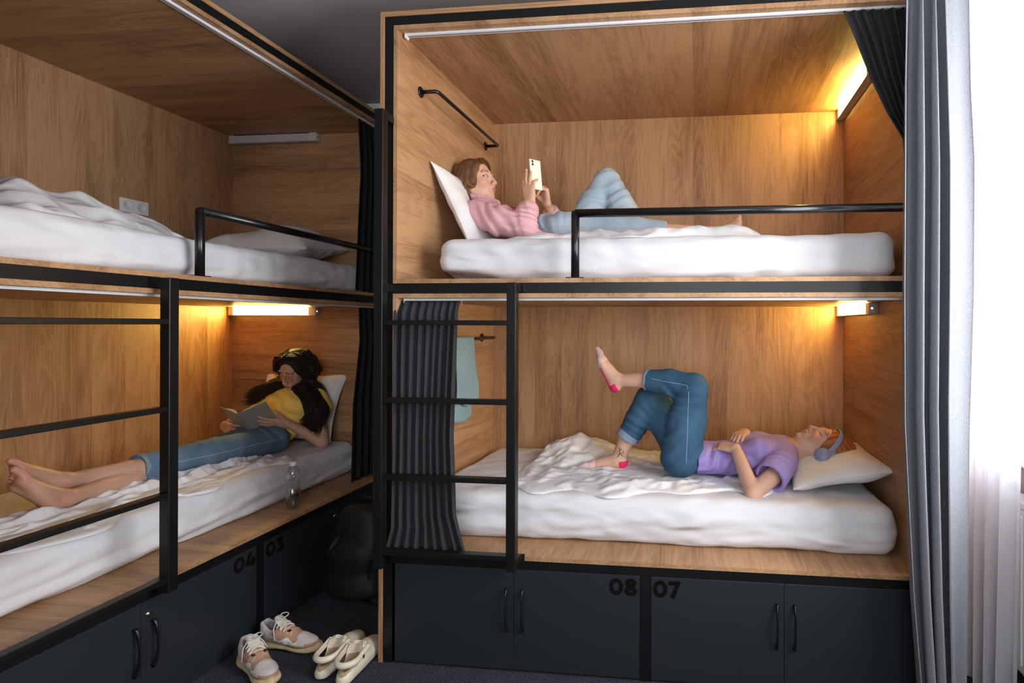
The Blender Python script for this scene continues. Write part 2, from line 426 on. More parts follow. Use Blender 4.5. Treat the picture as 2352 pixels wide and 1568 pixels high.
# ------------------------------------------------------------------ the room
ZC = 2.80; YB = 1.235; XL0 = -1.90; XR = 2.50; YF = -3.60
def carpet():
    m, n, b = nt('dark_grey_carpet'); L = n.links
    tc = N(n, 'ShaderNodeTexCoord')
    n1 = N(n, 'ShaderNodeTexNoise', Scale=210.0, Detail=4.0, Roughness=.8); L.new(tc.outputs['Object'], n1.inputs['Vector'])
    n2 = N(n, 'ShaderNodeTexNoise', Scale=14.0, Detail=3.0); L.new(tc.outputs['Object'], n2.inputs['Vector'])
    s = N(n, 'ShaderNodeMath', operation='MULTIPLY_ADD'); L.new(n2.outputs[0], s.inputs[0]); s.inputs[1].default_value = .07; L.new(n1.outputs[0], s.inputs[2])
    r = N(n, 'ShaderNodeValToRGB'); e = r.color_ramp.elements
    e[0].position = .40; e[0].color = (.010, .011, .015, 1); e[1].position = .72; e[1].color = (.16, .165, .20, 1)
    k = e.new(.535); k.color = (.040, .043, .055, 1)
    L.new(s.outputs[0], r.inputs[0]); L.new(r.outputs[0], b.inputs['Base Color'])
    bp = N(n, 'ShaderNodeBump', Strength=.8, Distance=.006); L.new(n1.outputs[0], bp.inputs['Height']); L.new(bp.outputs[0], b.inputs['Normal'])
    b.inputs['Roughness'].default_value = 1.0; b.inputs['Specular IOR Level'].default_value = .1
    return m
M['carpet'] = carpet()
def struct(name, x0, x1, y0, y1, z0, z1, m): return MB().box(x0, x1, y0, y1, z0, z1).build(name, M[m], kind='structure')
struct('floor', XL0, XR, YF, YB, -.1, 0, 'carpet')
struct('ceiling', XL0-.1, XR+.2, YF-.1, YB+.1, ZC, ZC+.1, 'ceil')
struct('wall_left', XL0-.1, XL0, YF-.1, YB+.1, -.1, ZC, 'wallp')
struct('wall_back', XL0, XR, YB, YB+.1, -.1, ZC, 'wallp')
struct('trim_1', XL0, XR, YB-.012, YB, ZC-.035, ZC, 'white')
# window wall, with its opening
WZ0, WZ1 = .86, 2.58
WS = [(-1.76, -.48), (-.38, .86)]
w = MB(); e_ = YF-.1
for a_, c_ in WS:
    w.box(XR, XR+.14, e_, a_, -.1, ZC); w.box(XR, XR+.14, a_, c_, -.1, WZ0); w.box(XR, XR+.14, a_, c_, WZ1, ZC); e_ = c_
w.box(XR, XR+.14, e_, YB+.1, -.1, ZC); w.build('wall_right', M['wallp'], kind='structure')
# rear wall behind the camera, with an unseen window added for the fill lamp
RX0, RX1, RZ0, RZ1 = .35, 2.3, .86, 2.55
w = MB(); w.box(XL0, RX0, YF-.14, YF, -.1, ZC); w.box(RX1, XR, YF-.14, YF, -.1, ZC)
w.box(RX0, RX1, YF-.14, YF, -.1, RZ0); w.box(RX0, RX1, YF-.14, YF, RZ1, ZC); w.build('wall_front', M['wallp'], kind='structure')
mg = bpy.data.materials.new('window_glass'); mg.use_nodes = True; g = mg.node_tree; g.nodes.clear()
o_ = g.nodes.new('ShaderNodeOutputMaterial'); t_ = g.nodes.new('ShaderNodeBsdfTransparent'); s_ = g.nodes.new('ShaderNodeBsdfGlossy'); s_.inputs['Roughness'].default_value = .02
x_ = g.nodes.new('ShaderNodeMixShader'); x_.inputs[0].default_value = .06
g.links.new(t_.outputs[0], x_.inputs[1]); g.links.new(s_.outputs[0], x_.inputs[2]); g.links.new(x_.outputs[0], o_.inputs[0]); M['glass'] = mg
def window(name, vert, a0, a1, z0, z1, c, nm):
    """frame in the plane x=c (vert) or y=c"""
    w = MB(); gl = MB()
    def bx(p0, p1, q0, q1, t=.035, mb=w):
        if vert: mb.box(c-t, c+t, p0, p1, q0, q1)
        else: mb.box(p0, p1, c-t, c+t, q0, q1)
    f = .055
    bx(a0, a1, z0+.0008, z0+f); bx(a0, a1, z1-f, z1); bx(a0, a0+f, z0+f, z1-f); bx(a1-f, a1, z0+f, z1-f)
    for k in range(1, nm):
        p = a0+(a1-a0)*k/nm; bx(p-f/2, p+f/2, z0+f, z1-f)
    o = w.build(name, M['white'], kind='structure')
    bx(a0+f, a1-f, z0+f, z1-f, .003, gl); gl.build('pane', M['glass'], o)
    return o
for i_, (a_, c_) in enumerate(WS):
    w1 = window('window_%d' % (i_+1), True, a_, c_, WZ0, WZ1, XR+.10, 2 if i_ == 0 else 1)
    MB().box(XR-.10, XR+.064, a_+.001, c_-.001, WZ0+.001, WZ0+.028, .006).build('window_sill', M['white'], w1)
window('window_3', False, RX0, RX1, RZ0, RZ1, YF-.08, 2)  # unseen window behind the camera, added to go with the fill lamp

# ------------------------------------------------------------------ bunks
T = .018
LEN, DEP = 2.026, 1.085
ZS0, ZS1, ZA0, ZA1, ZB0, ZB1, ZT0, ZT1, ZO0, ZO1 = .4435, .4615, 1.4865, 1.5045, 1.5460, 1.5640, 2.580, 2.598, 2.636, 2.656
def digit(mb, ch, x, z, h, face):
    """bold geometric numeral, stroke ribbons on plane; returns advance. face maps (a,b)->3D"""
    w = .58*h; th = .25*h
    lay = [0]
    def ribbon(pts, closed=False):
        lay[0] += 1; n = len(pts); L = []; Rr = []
        for i in range(n):
            a = pts[i-1] if (i > 0 or closed) else pts[i]; b = pts[(i+1) % n] if (i < n-1 or closed) else pts[i]
            dx, dz = b[0]-a[0], b[1]-a[1]; q = math.hypot(dx, dz); nx, nz = -dz/q*th/2, dx/q*th/2
            L.append((pts[i][0]+nx, pts[i][1]+nz)); Rr.append((pts[i][0]-nx, pts[i][1]-nz))
        for i in range(n if closed else n-1):
            j = (i+1) % n; mb.b.faces.new([mb.b.verts.new(face(x+p[0], z+p[1], lay[0]*.00012)) for p in (L[i], L[j], Rr[j], Rr[i])])
    def arc(cx, cz, rx, rz, a0, a1, n=28): return [(cx+rx*math.cos(R(a0+(a1-a0)*i/n)), cz+rz*math.sin(R(a0+(a1-a0)*i/n))) for i in range(n+1)]
    if ch == '0':
        w = .86*h; ribbon(arc(w/2, h/2, w/2-th/2, h/2-th/2, 0, 360, 40)[:-1], True)
    elif ch == '8':
        w = .76*h; ribbon(arc(w/2, h*.28, w/2-th/2, h*.28-th*.42, 0, 360, 36)[:-1], True); ribbon(arc(w/2, h*.745, w/2-th*.65, h*.255-th*.42, 0, 360, 36)[:-1], True)
    elif ch == '7':
        w = .70*h; ribbon([(0, h-th/2), (w, h-th/2)]); ribbon([(w-th*.55, h-th*.5), (w*.30, 0)])
    elif ch == '4':
        w = .82*h; ribbon([(w*.52, h), (th*.45, h*.30)]); ribbon([(0, h*.28), (w, h*.28)]); ribbon([(w*.70, h*.62), (w*.70, 0)])
    elif ch == '3':
        w = .70*h; ribbon([(.04*h, h-th/2), (w-.06*h, h-th/2)]); ribbon([(w-th*.7, h-th*.6), (w*.42, h*.58)])
        ribbon(arc(w*.46, h*.315, w*.54-th/2, h*.315-th/2, 105, -150, 30))
    return w+.06*h
def bunk(loc, rz, nums, label, lock=False):
    B = empty('bunk_bed', loc, rz, label, 'bunk bed')
    def P(name, m, *b, bev=.0008, parent=B, **k): return MB().box(*b, bev).build(name, M[m], parent, **k)
    yb = DEP
    P('side_cladding', 'wood_z', -.0757, -.0577, 0, yb+.04, 0, ZO1)
    P('side_cladding', 'wood_z', LEN+.0577, LEN+.0757, 0, yb+.04, 0, ZO1)
    P('top_board', 'wood_x', -.0575, LEN+.0575, 0, yb+.04, ZO0, ZO1)
    # black steel frame
    fr = MB(); y0, y1 = .004, .040
    for x0, x1 in ((-.0575, -.0187), (LEN+.0187, LEN+.0575)):
        fr.box(x0, x1, y0, y1, 0, ZO0-.0005); fr.box(x0, x1, yb, yb+.036, 0, ZO0-.0005)
    for z0, z1 in ((.408, ZS0), (ZA1, ZB0), (ZT1, ZO0)):
        fr.box(-.0186, LEN+.0186, y0, y1, z0+.0004, z1-.0004); fr.box(-.0186, LEN+.0186, yb, yb+.036, z0+.0004, z1-.0004)
    fr.box(.9985, 1.0425, y0, y1, 0, .4082)
    fr.build('steel_frame', M['black'], B)
    # two boxes
    for nm, zl, zh, zc in (('lower', ZS1, ZA0, ZA1), ('upper', ZB1, ZT0, ZT1)):
        P('side_panel', 'wood_y', -T, 0, 0, yb, zl, zh); P('side_panel', 'wood_y', LEN, LEN+T, 0, yb, zl, zh)
        P('back_panel', 'wood_z', 0.0004, LEN-.0004, yb-T, yb, zl+.0003, zh-.0003)
        P('ceiling_panel', 'wood_y', -T, LEN+T, 0, yb, zh, zc)
    P('bed_board', 'wood_y', -T, LEN+T, 0, yb, ZS0, ZS1); P('bed_board', 'wood_y', -T, LEN+T, 0, yb, ZB0, ZB1)
    # curtain tracks
    for zt in (ZA0, ZT0):
        t = MB(); t.box(.016, LEN-.012, .030, .052, zt-.010, zt-.0002, .001); t.box(.012, .020, .029, .053, zt-.020, zt-.0002, .001)
        t.box(.02, LEN-.014, .0395, .0425, zt-.0108, zt-.0098, 0, 1)
        t.build('curtain_track', [M['rail'], M['slot']], B)
    # guard rail
    gr = MB(); r = .0165; gx = .735; gz = ZB1+.257
    gr.tube([(gx, .02, ZB1+.003), (gx, .02, gz-.002)], r, 20); gr.tube([(gx, .02, gz), (LEN-.001, .02, gz)], r, 20)
    gr.tube([(gx-.0001, .02, gz-.018), (gx, .02, gz+.008)], [r, r*.9], 20)
    gr.box(gx-.036, gx+.036, .006, .034, ZB1, ZB1+.004); g_ = gr.build('guard_rail', M['black_shiny'], B)
    # lockers
    xs = [(-.0046, .4938), (.4952, .9978), (1.0432, 1.5450), (1.5464, 2.0300)]
    for i, (a, b) in enumerate(xs):
        d = P('locker_door', 'door', a, b, .001, .019, .010, .4072)
        hx = (b-.026) if i % 2 == 0 else (a+.038)
        h = MB(); n = 18; pts = []; rr = []
        for k in range(n+1):
            t = k/n; s = 2*t-1; pts.append((hx-(.0045 if i % 2 == 0 else -.0045)*(1-s*s)*0, .001-.004-.022*(1-s*s)**.8, .166+t*.166)); rr.append(.0045+.003*abs(s)**2)
        h.tube(pts, rr, 10, flat=(1.2, .8)); h.build('handle', M['black_shiny'], d)
        if i in (1, 2):
            nb = MB(); H = .066; txt = nums[i-1]
            x0 = (b-.008-1.70*H) if i == 1 else (a+.006)
            if txt[1] == '7': pass
            for ch in txt: x0 += digit(nb, ch, x0, .329, H, lambda p, q, d: (p, .0004-d, q))
            nb.build('number', M['digit'], d)
        if i == 1 or (lock and i == 2):
            if lock:
                lx = a+.025 if i == 1 else b-.025
                lk = MB(); lk.lathe([(.0, .006), (.004, .006), (.006, .004), (.009, .004), (.0098, 0), (.0098, -.002)], seg=24)
                lk.box(-.0012, .0012, -.004, .004, .0058, .0064, 0, 1)
                lk.build('lock', [M['steel'], M['slot']], d, xf=Matrix.Translation((lx, .001, .357))@Matrix.Rotation(R(90), 4, 'X'))
    # small screws on the frame
    for x, z in ((-.038, .43), (-.036, .39), (-.038, 2.21)): MB().box(x-.003, x+.003, .0025, .0042, z-.003, z+.003, .001).build('bolt', M['black_shiny'], B)
    return B
BR = bunk((0, 0, 0), 0, ('08', '07'), 'oak bunk bed on the right with lockers 08 and 07')
XLF = -.7012; YL0 = -.900
BL = bunk((XLF, YL0, 0), R(90), ('04', '03'), 'oak bunk bed on the left with lockers 04 and 03', lock=True)
def ladder(loc, rz, dx, label):
    B = empty('bunk_ladder', loc, rz, label, 'ladder', None)
    def rail(x, z0, z1, nm='ladder_rail'):
        m = MB(); m.box(x, x+.037, -.080, -.042, z0, z1, .003)
        return m.build(nm, M['black'], B)
    rail(-.0515+dx, .4155, 2.230); rail(.4895+dx, .432, 1.5415)
    for x, zz in ((-.0515+dx, (.437, 1.5095, 2.195)), (.4895+dx, (.440, 1.5095))):
        for z in zz: 
            MB().box(x+.001, x+.036, -.0420, .0036, z, z+.031, .001).build('bracket', M['black'], B)
            if x > .2: MB().box(x+.038, x+.050, -.004, .0038, z-.0005, z+.031, .001).build('bracket_plate', M['black'], B)
    for z in (1.3765, 1.0705, .767, .472):
        MB().box(-.0145+dx, .4895+dx, -.079, -.044, z, z+.0195, .002).build('rung', M['black'], B)
    return B
ladder((0, 0, 0), 0, 0, 'black steel ladder hooked to the bunk on the right, in front of the dark curtain')
ladder((XLF, YL0, 0), R(90), .027, 'black steel ladder on the left bunk, cut by the left photo edge')

def lamp(loc, rz, lit, label, face=1):
    """bar lamp; local x along the bar (0..L), local -y is out of the wall, top at z=0"""
    B = empty('bar_lamp', loc, rz, label, 'wall lamp', 'bar lamps in the bunks')
    L = .60; D = .042; Hh = .052
    b = MB(); b.box(0, L, -.014, 0, -Hh, 0, .002); b.box(0, L, -D, -.0139, -Hh-.003, -Hh+.001, .0008); b.build('lamp_body', M['lampbody'], B)
    d = MB(); d.box(.036, L-.050, -D+.001, -.0141, -Hh+.0012, -.004, .004); d.build('diffuser', M['lamplit' if lit else 'lampoff'], B)
    for a, c in ((0, .0358), (L-.0498, L)):
        MB().box(a, c, -D, -.0141, -Hh+.0012, -.001, .002).build('end_cap', M['lampcap'], B)
    s = MB(); s.tube([(L, -.028, -.027), (L+.0012, -.028, -.027)], .0045, 16); s.build('switch', M['lampdot'] if lit else M['slot'], B)
    return B
XW = LEN-.0006
lamp((XW, DEP-T-.006, 1.4858), R(-90), True, 'lit bar lamp on the right end wall of the lower right bunk, above the headphones')
lamp((XW, DEP-T-.006, 2.5795), R(-90), True, 'lit bar lamp in the upper right bunk, partly behind the dark curtain')
# left bunk: end wall at y = YL0+LEN
lamp((XLF-DEP+T+.006, YL0+LEN-.0006, 1.4858), 0, True, 'lit bar lamp above the reading woman in the lower left bunk')
lamp((XLF-DEP+T+.006, YL0+LEN-.0006, 2.5795), 0, False, 'unlit white bar lamp high in the upper left bunk')

def coat_rail(y0, y1, z, label, tilt=0):
    B = empty('coat_rail', (0, 0, 0), 0, label, 'coat rail', 'black coat rails on the end wall')
    b = MB(); b.tube([(.0065, y0, z), (.070, y0, z), (.078, y0+.012, z), (.078, y1-.012, z), (.070, y1, z), (.0065, y1, z)], .0085, 14); b.build('bar', M['black_shiny'], B)
    for y in (y0, y1):
        f = MB(); f.lathe([(.024, 0), (.0235, .004), (.020, .006), (0, .006)], seg=28)
        f.build('mounting_plate', M['black_shiny'], B, xf=Matrix.Translation((.0003, y, z))@Matrix.Rotation(R(90), 4, 'Y'))
        for a in (0, 1): pass
    return B
coat_rail(.185, .925, 2.402, 'black coat rail above the pillow in the upper right bunk')
coat_rail(.185, .880, 1.306, 'black coat rail holding the blue towel in the lower right bunk')
# ------------------------------------------------------------------ bedding
M['sheet'] = cloth_white('white_fitted_sheet', (.69, .68, .70), .75, 5.0, (1, 1, 3))
M['pillow'] = cloth_white('white_pillow_case', (.75, .74, .73), .7, 6.0)
M['duvet'] = cloth_white('white_duvet_cover', (.75, .74, .755), .8, 9.0)
XF_R = (Matrix.Identity(4)); XF_L = Matrix.Translation((XLF, YL0, 0))@Matrix.Rotation(R(90), 4, 'Z')
def place(o, xf):
    o.location = xf.to_translation(); o.rotation_euler = xf.to_euler()
def mattress(xf, x0, x1, y0, y1, z0, z1, seed, label, curl=0.0, stripe=0.0):
    s = SDF((x0-.03, y0-.03, z0-.004), (x1+.03, y1+.03, z1+.03), .0085)
    c = [(x0+x1)/2, (y0+y1)/2, (z0+z1)/2]; h = [(x1-x0)/2, (y1-y0)/2, (z1-z0)/2]
    s.box(c, h, rd=.055, k=.001)
    n1 = make_noise(seed, 12, (9, 30)); n2 = make_noise(seed+1, 9, (20, 48), True); n3 = make_noise(seed+2, 8, (6, 14))
    def f(x, y, z):
        side = np.clip((z1-.03-z)/.06, 0, 1)
        # long drawn folds on the sides, soft billow elsewhere
        a = n1(x*.55+.25*np.sin(z*18), y*.55, z*3.6)*.0052*side + n2(x*.7, y*.7, z*2.0)*.0026 + n3(x, y, z)*.0035
        if stripe: a = a+stripe*np.sin(z*2*np.pi/.019+1.5*n3(x*.5, y, z))*side
        return a
    s.disp(f)
    s.plane_cut((0, 0, z0), (0, 0, -1))
    if curl:   # sheet drawn up round the foot corner
        s.ell((x0-.02, y0-.01, z0-.01), (.30, .16, .055), k=.03, op='sub')
    o = s.build('mattress', M['sheet'], smooth_it=2)
    tag(o, label, 'mattress'); place(o, xf); return o
mattress(XF_R, .022, 2.006, .150, 1.050, ZS1, .655, 3, 'white sheeted mattress under the woman wearing headphones')
mattress(XF_R, .118, 1.985, .110, 1.050, ZB1, .181+ZB1, 13, 'white sheeted mattress under the woman holding a phone', 1, .0010)
mattress(XF_L, .03, 2.006, .195, 1.055, ZS1, .652, 23, 'white sheeted mattress under the reading woman')
mattress(XF_L, .03, 2.006, .085, 1.055, ZB1, .160+ZB1, 33, 'white sheeted mattress with nobody on it, upper left bunk')

def pillow(Rm, loc, a, b, h, seed, label, crease=.006, sharp=2.4, bend=None, flatb=.7, dent=None):
    n = 72; u = np.linspace(-1, 1, n); U, Vv = np.meshgrid(u, u, indexing='ij')
    U = np.sin(U*np.pi/2*.999); Vv = np.sin(Vv*np.pi/2*.999)
    nz = make_noise(seed, 12, (9, 22)); nr = make_noise(seed+5, 9, (14, 34))
    pin = .085
    X = a*U*(1-pin*(1-Vv**2)*np.abs(U)**3); Y = b*Vv*(1-pin*1.2*(1-U**2)*np.abs(Vv)**3)
    T_ = h*(np.clip(1-np.abs(U)**sharp, 0, 1)*np.clip(1-np.abs(Vv)**sharp, 0, 1))**.55
    rad = np.arctan2(Vv, U)
    env = np.clip((1-U**2)*(1-Vv**2), 0, 1)**.35
    rays = np.sin(rad*14+3*nz(U*.1, Vv*.1))*np.clip(np.hypot(U, Vv)-.35, 0, 1)
    out = []
    for sg in (1, -1):
        Tk = T_ if (dent is None or sg < 0) else T_*(1-dent[4]*np.exp(-((U-dent[0])/dent[2])**2-((Vv-dent[1])/dent[3])**2))
        Z = sg*Tk*(1 if sg > 0 else flatb)+env*(crease*nz(X, Y, sg)+crease*.35*nr(X, Y, sg)+crease*.5*rays)
        P = np.stack([X, Y, Z], -1)
        if bend is not None: P = bend(P)
        out.append(P)
    me = bpy.data.meshes.new('pillow'); nn = n*n
    idx = np.arange(nn).reshape(n, n); idb = idx+nn
    bd = np.zeros((n, n), bool); bd[0] = bd[-1] = True; bd[:, 0] = bd[:, -1] = True
    mp = np.arange(2*nn); mp[idb[bd]] = idx[bd]
    q1 = np.stack([idx[:-1, :-1], idx[1:, :-1], idx[1:, 1:], idx[:-1, 1:]], -1).reshape(-1, 4)
    q2 = mp[(q1+nn)][:, ::-1]
    co = np.concatenate([out[0].reshape(-1, 3), out[1].reshape(-1, 3)])
    bm = bmesh.new(); vs = [bm.verts.new(p) for p in co.tolist()]
    for q in np.concatenate([q1, q2]).tolist():
        if len(set(q)) == 4:
            try: bm.faces.new([vs[i] for i in q])
            except ValueError: pass
    bmesh.ops.delete(bm, geom=[v for v in bm.verts if not v.link_faces], context='VERTS')
    bm.to_mesh(me); bm.free()
    o = link('pillow', me, M['pillow'], smooth=True, label=label, cat='pillow')
    # piped seam
    ring = np.concatenate([out[0][:, 0], out[0][-1, 1:], out[0][::-1, -1][1:], out[0][0, ::-1][1:-1]])
    MB().tube([Vector(p) for p in ring[::2]], .0022, 6, closed=True).build('piping', M['pillow'], o)
    Mx = Matrix([list(r) for r in np.array(Rm).T]).to_4x4(); Mx.translation = Vector(loc); o.matrix_world = Mx
    return o
def frame_xy(ax, ay):
    ax = unit(ax); ay = np.array(ay, float); ay = unit(ay-ax*(ax@ay)); return np.array([ax, ay, np.cross(ax, ay)])
pillow(frame_xy((0, 1, 0), (-.42, 0, .86)), (.105, .56, 1.925), .30, .215, .076, 41, 'white pillow propped upright behind the woman with the phone', dent=(0, .1, .6, .7, .6), crease=.008)
pillow(frame_xy((0, 1, 0), (.95, 0, .20)), (1.835, .56, .728), .285, .215, .085, 43, 'white pillow under the headphones', flatb=.85, dent=(-.35, -.25, .62, .62, .80))
pillow(frame_xy((1, 0, 0), (0, .38, .9)), (-1.255, 1.055, .868), .275, .215, .075, 45, 'white pillow propped behind the reading woman')
pillow(frame_xy((1, .12, 0), (0, 1, .12)), (-1.22, .83, 1.812), .31, .23, .115, 47, 'crumpled white pillow on the empty upper left bed', crease=.018)

def duvet(xf, cx, cy, a, b, z0, Hf, seed, label, amp=.012, n=(190, 150), edge=5.0, out=.05, dirn=None, fr=(10, 30), rot=0.0):
    u = np.linspace(-1, 1, n[0]); v = np.linspace(-1, 1, n[1]); U, Vv = np.meshgrid(u, v, indexing='ij')
    no = make_noise(seed, 8, (2.0, 7)); 
    X = a*U*(1-.10*np.abs(Vv)**4); Y = b*Vv*(1-.12*np.abs(U)**5)
    X = X+out*no(U*.6, Vv*1.4, 3)*(np.abs(U)**3)*.6; Y = Y+out*no(U*1.8, Vv*.6, 9)*(np.abs(Vv)**3)
    e = (np.clip(1-np.abs(U)**(edge*3), 0, 1)*np.clip(1-np.abs(Vv)**(edge*2), 0, 1))**.5
    n1 = make_noise(seed+1, 9, fr, True); n2 = make_noise(seed+2, 10, (fr[1], fr[1]*2.2), True); n3 = make_noise(seed+3, 6, (4, 9))
    dx, dy = (1, 1) if dirn is None else dirn
    Hh = Hf(X, Y, U, Vv)
    w = n1(X*dx, Y*dy, 0)*amp+n2(X*dx, Y*dy, 1)*amp*.35+n3(X, Y, 0)*amp*.8
    Z = e*np.clip(Hh+w*np.clip(Hh/.03, .3, 1.4), .016, 1)
    X = X+n1(Y*dx, X*dy, 5)*amp*.4*e; Y = Y+n2(Y, X, 7)*amp*.3*e
    c_, s_ = math.cos(rot), math.sin(rot)
    P = np.stack([cx+X*c_-Y*s_, cy+X*s_+Y*c_, z0+Z], -1)
    me = bpy.data.meshes.new('duvet'); nu, nv = n; idx = np.arange(nu*nv).reshape(nu, nv)
    q = np.stack([idx[:-1, :-1], idx[1:, :-1], idx[1:, 1:], idx[:-1, 1:]], -1).reshape(-1, 4)
    # underside
    Pb = P.copy(); Pb[..., 2] = z0-.0005; 
    q2 = (q+nu*nv)[:, ::-1]
    ring = np.concatenate([idx[:, 0], idx[-1, 1:], idx[::-1, -1][1:], idx[0, ::-1][1:-1]]); rn = np.roll(ring, -1)
    q3 = np.stack([ring, ring+nu*nv, rn+nu*nv, rn], -1)
    me.from_pydata(np.concatenate([P.reshape(-1, 3), Pb.reshape(-1, 3)]).tolist(), [], np.concatenate([q, q2, q3]).tolist()); me.update()
    o = link('duvet', me, M['duvet'], smooth=True, label=label, cat='duvet'); place(o, xf); return o
g2 = lambda x, y, cx, cy, sx, sy: np.exp(-((x-cx)/sx)**2-((y-cy)/sy)**2)
duvet(XF_R, .96, .625, .62, .41, .655, lambda x, y, u, v: .032+.075*g2(x, y, -.47, .20, .20, .18)+.03*g2(x, y, -.2, .25, .25, .12)+.012*g2(x, y, .1, -.3, .4, .08), 51, 'white duvet bunched beneath the feet of the woman wearing headphones', amp=.010, rot=-.02)
duvet(XF_R, .90, .52, .615, .36, 1.742, lambda x, y, u, v: .026+.050*g2(x, y, .42, -.26, .26, .12)+.03*g2(x, y, .1, -.28, .3, .08)+.018*g2(x, y, -.3, -.3, .3, .1), 55, 'white duvet under the legs of the woman holding a phone', amp=.007)
duvet(XF_L, .86, .42, .68, .185, .648, lambda x, y, u, v: .034+.014*np.sin(v*3.0+1.2*np.sin(u*5))+.03*g2(x, y, .6, .02, .16, .1)+.02*g2(x, y, -.5, .05, .3, .1), 61, 'white duvet rucked up along the edge of the lower left bed', amp=.013, dirn=(.35, 1.5), fr=(24, 60), n=(260, 110))
duvet(XF_L, .52, .62, .57, .43, 1.716, lambda x, y, u, v: .05+.150*g2(x, y, .08, -.08, .26, .32)+.085*g2(x, y, .36, -.03, .13, .28)+.05*g2(x, y, -.10, .0, .09, .3)-.035*g2(x, y, -.03, -.27, .08, .09), 65, 'thick white duvet heaped on the empty upper left bed', amp=.020, fr=(8, 20), out=.09)

# ------------------------------------------------------------------ curtains
M['curt_dark'] = simple('charcoal_curtain_cloth', (.030, .030, .034), .8, bump=.06, scale=500, spec=.25)
M['curt_black'] = simple('black_curtain_cloth', (.012, .012, .014), .8, bump=.06, scale=500, spec=.2)
M['curt_grey'] = weave('grey_woven_curtain', (.055, .058, .068), (.37, .38, .41), 240)
ms = bpy.data.materials.new('sheer_white_voile'); ms.use_nodes = True; g = ms.node_tree; g.nodes.clear()
o_ = g.nodes.new('ShaderNodeOutputMaterial'); t_ = g.nodes.new('ShaderNodeBsdfTransparent'); d_ = g.nodes.new('ShaderNodeBsdfDiffuse'); l_ = g.nodes.new('ShaderNodeBsdfTranslucent')
d_.inputs[0].default_value = (.80, .79, .84, 1); l_.inputs[0].default_value = (.80, .79, .84, 1)
a_ = g.nodes.new('ShaderNodeMixShader'); a_.inputs[0].default_value = .55; b_ = g.nodes.new('ShaderNodeMixShader'); b_.inputs[0].default_value = .80
g.links.new(d_.outputs[0], a_.inputs[1]); g.links.new(l_.outputs[0], a_.inputs[2]); g.links.new(t_.outputs[0], b_.inputs[1]); g.links.new(a_.outputs[0], b_.inputs[2]); g.links.new(b_.outputs[0], o_.inputs[0])
M['sheer'] = ms
def interp(pts, t):
    p = np.array(pts, float); return [np.interp(t, p[:, 0], p[:, i]) for i in range(1, p.shape[1])]
def curtain(name, left, right, folds, depth, seed, mat, nu=260, nv=90, thick=.002, profile=None, phmap=None, **kw):
    """left/right: lists (s, x, y, z) down the curtain; folds run between them"""
    t = np.linspace(0, 1, nv); u = np.linspace(0, 1, nu)
    Lx, Ly, Lz = interp(left, t); Rx, Ry, Rz = interp(right, t)
    U, Tt = np.meshgrid(u, t, indexing='ij')
    r = np.random.RandomState(seed)
    # irregular fold phase
    ph = np.cumsum(r.uniform(.6, 1.5, 64)); ph = np.interp(u, np.linspace(0, 1, 64), ph/ph[-1])
    nz = make_noise(seed, 8, (3, 7))
    PH = ph[:, None]*folds*2*np.pi+.6*nz(U*.8, Tt*.7)+.25*np.sin(3*Tt)
    if phmap is not None: PH = (np.interp(u, [q[0] for q in phmap], [q[1] for q in phmap])*2*np.pi)[:, None]+.35*nz(U*.8, Tt*.7)
    A = depth*(1+.35*nz(U*1.3+4, Tt*.5))*(.55+.45*np.clip(Tt*5, 0, 1))
    W_ = np.sin(PH)+.22*np.sin(2*PH+1)
    if profile is not None: A = A*profile(U, Tt)
    bx, by, bz = (Lx+(Rx-Lx)*U), (Ly+(Ry-Ly)*U), (Lz+(Rz-Lz)*U)
    dxx, dyy = (Rx-Lx), (Ry-Ly); q = np.hypot(dxx, dyy)+1e-9; nx, ny = dyy/q, -dxx/q
    tx, ty = dxx/q, dyy/q
    sl = .35*A*np.cos(PH*1.0)*np.clip(np.minimum(U, 1-U)*12, 0, 1)
    P = np.stack([bx+nx*A*W_+tx*sl, by+ny*A*W_+ty*sl, bz+.004*np.sin(PH)*np.clip((Tt-.9)*10, 0, 1)], -1)
    return grid_mesh(name, P, M[mat], thick=thick, **kw)
# lower right bunk
y = .036
cR = curtain('bunk_curtain', [(0, -.013, .034, 1.4755), (.05, -.010, .006, 1.43), (.5, .004, -.020, .95), (.85, -.002, -.022, .56), (1, -.036, -.022, .447)],
        [(0, .252, .034, 1.4755), (.05, .254, .010, 1.43), (.5, .246, -.012, .93), (.8, .26, -.012, .62), (1, .300, -.008, .470)], 8.5, .0125, 5, 'curt_dark',
        label='charcoal curtain drawn aside behind the ladder of the lower right bunk', cat='curtain', group=None)
hk = MB()
for k in range(4): hk.tube([(.256, .034, 1.476-k*.006), (.262, .036, 1.473-k*.006)], .0016, 6)
hk.build('curtain_hook', M['steel'], cR, label='silver curtain hook')
# upper right bunk, gathered behind the grey window curtain
curtain('bunk_curtain', [(0, 1.762, .034, 2.5685), (.12, 1.79, .010, 2.47), (.32, 1.845, -.012, 2.29), (.5, 1.905, -.022, 2.15), (.66, 1.955, -.026, 2.07), (1, 1.985, -.028, 1.70)],
        [(0, 2.040, .034, 2.5685), (.12, 2.040, .010, 2.47), (.5, 2.045, -.024, 2.15), (1, 2.05, -.030, 1.70)], 8, .0125, 15, 'curt_dark',
        label='charcoal curtain swept back in the upper right bunk, beside the lit lamp', cat='curtain')
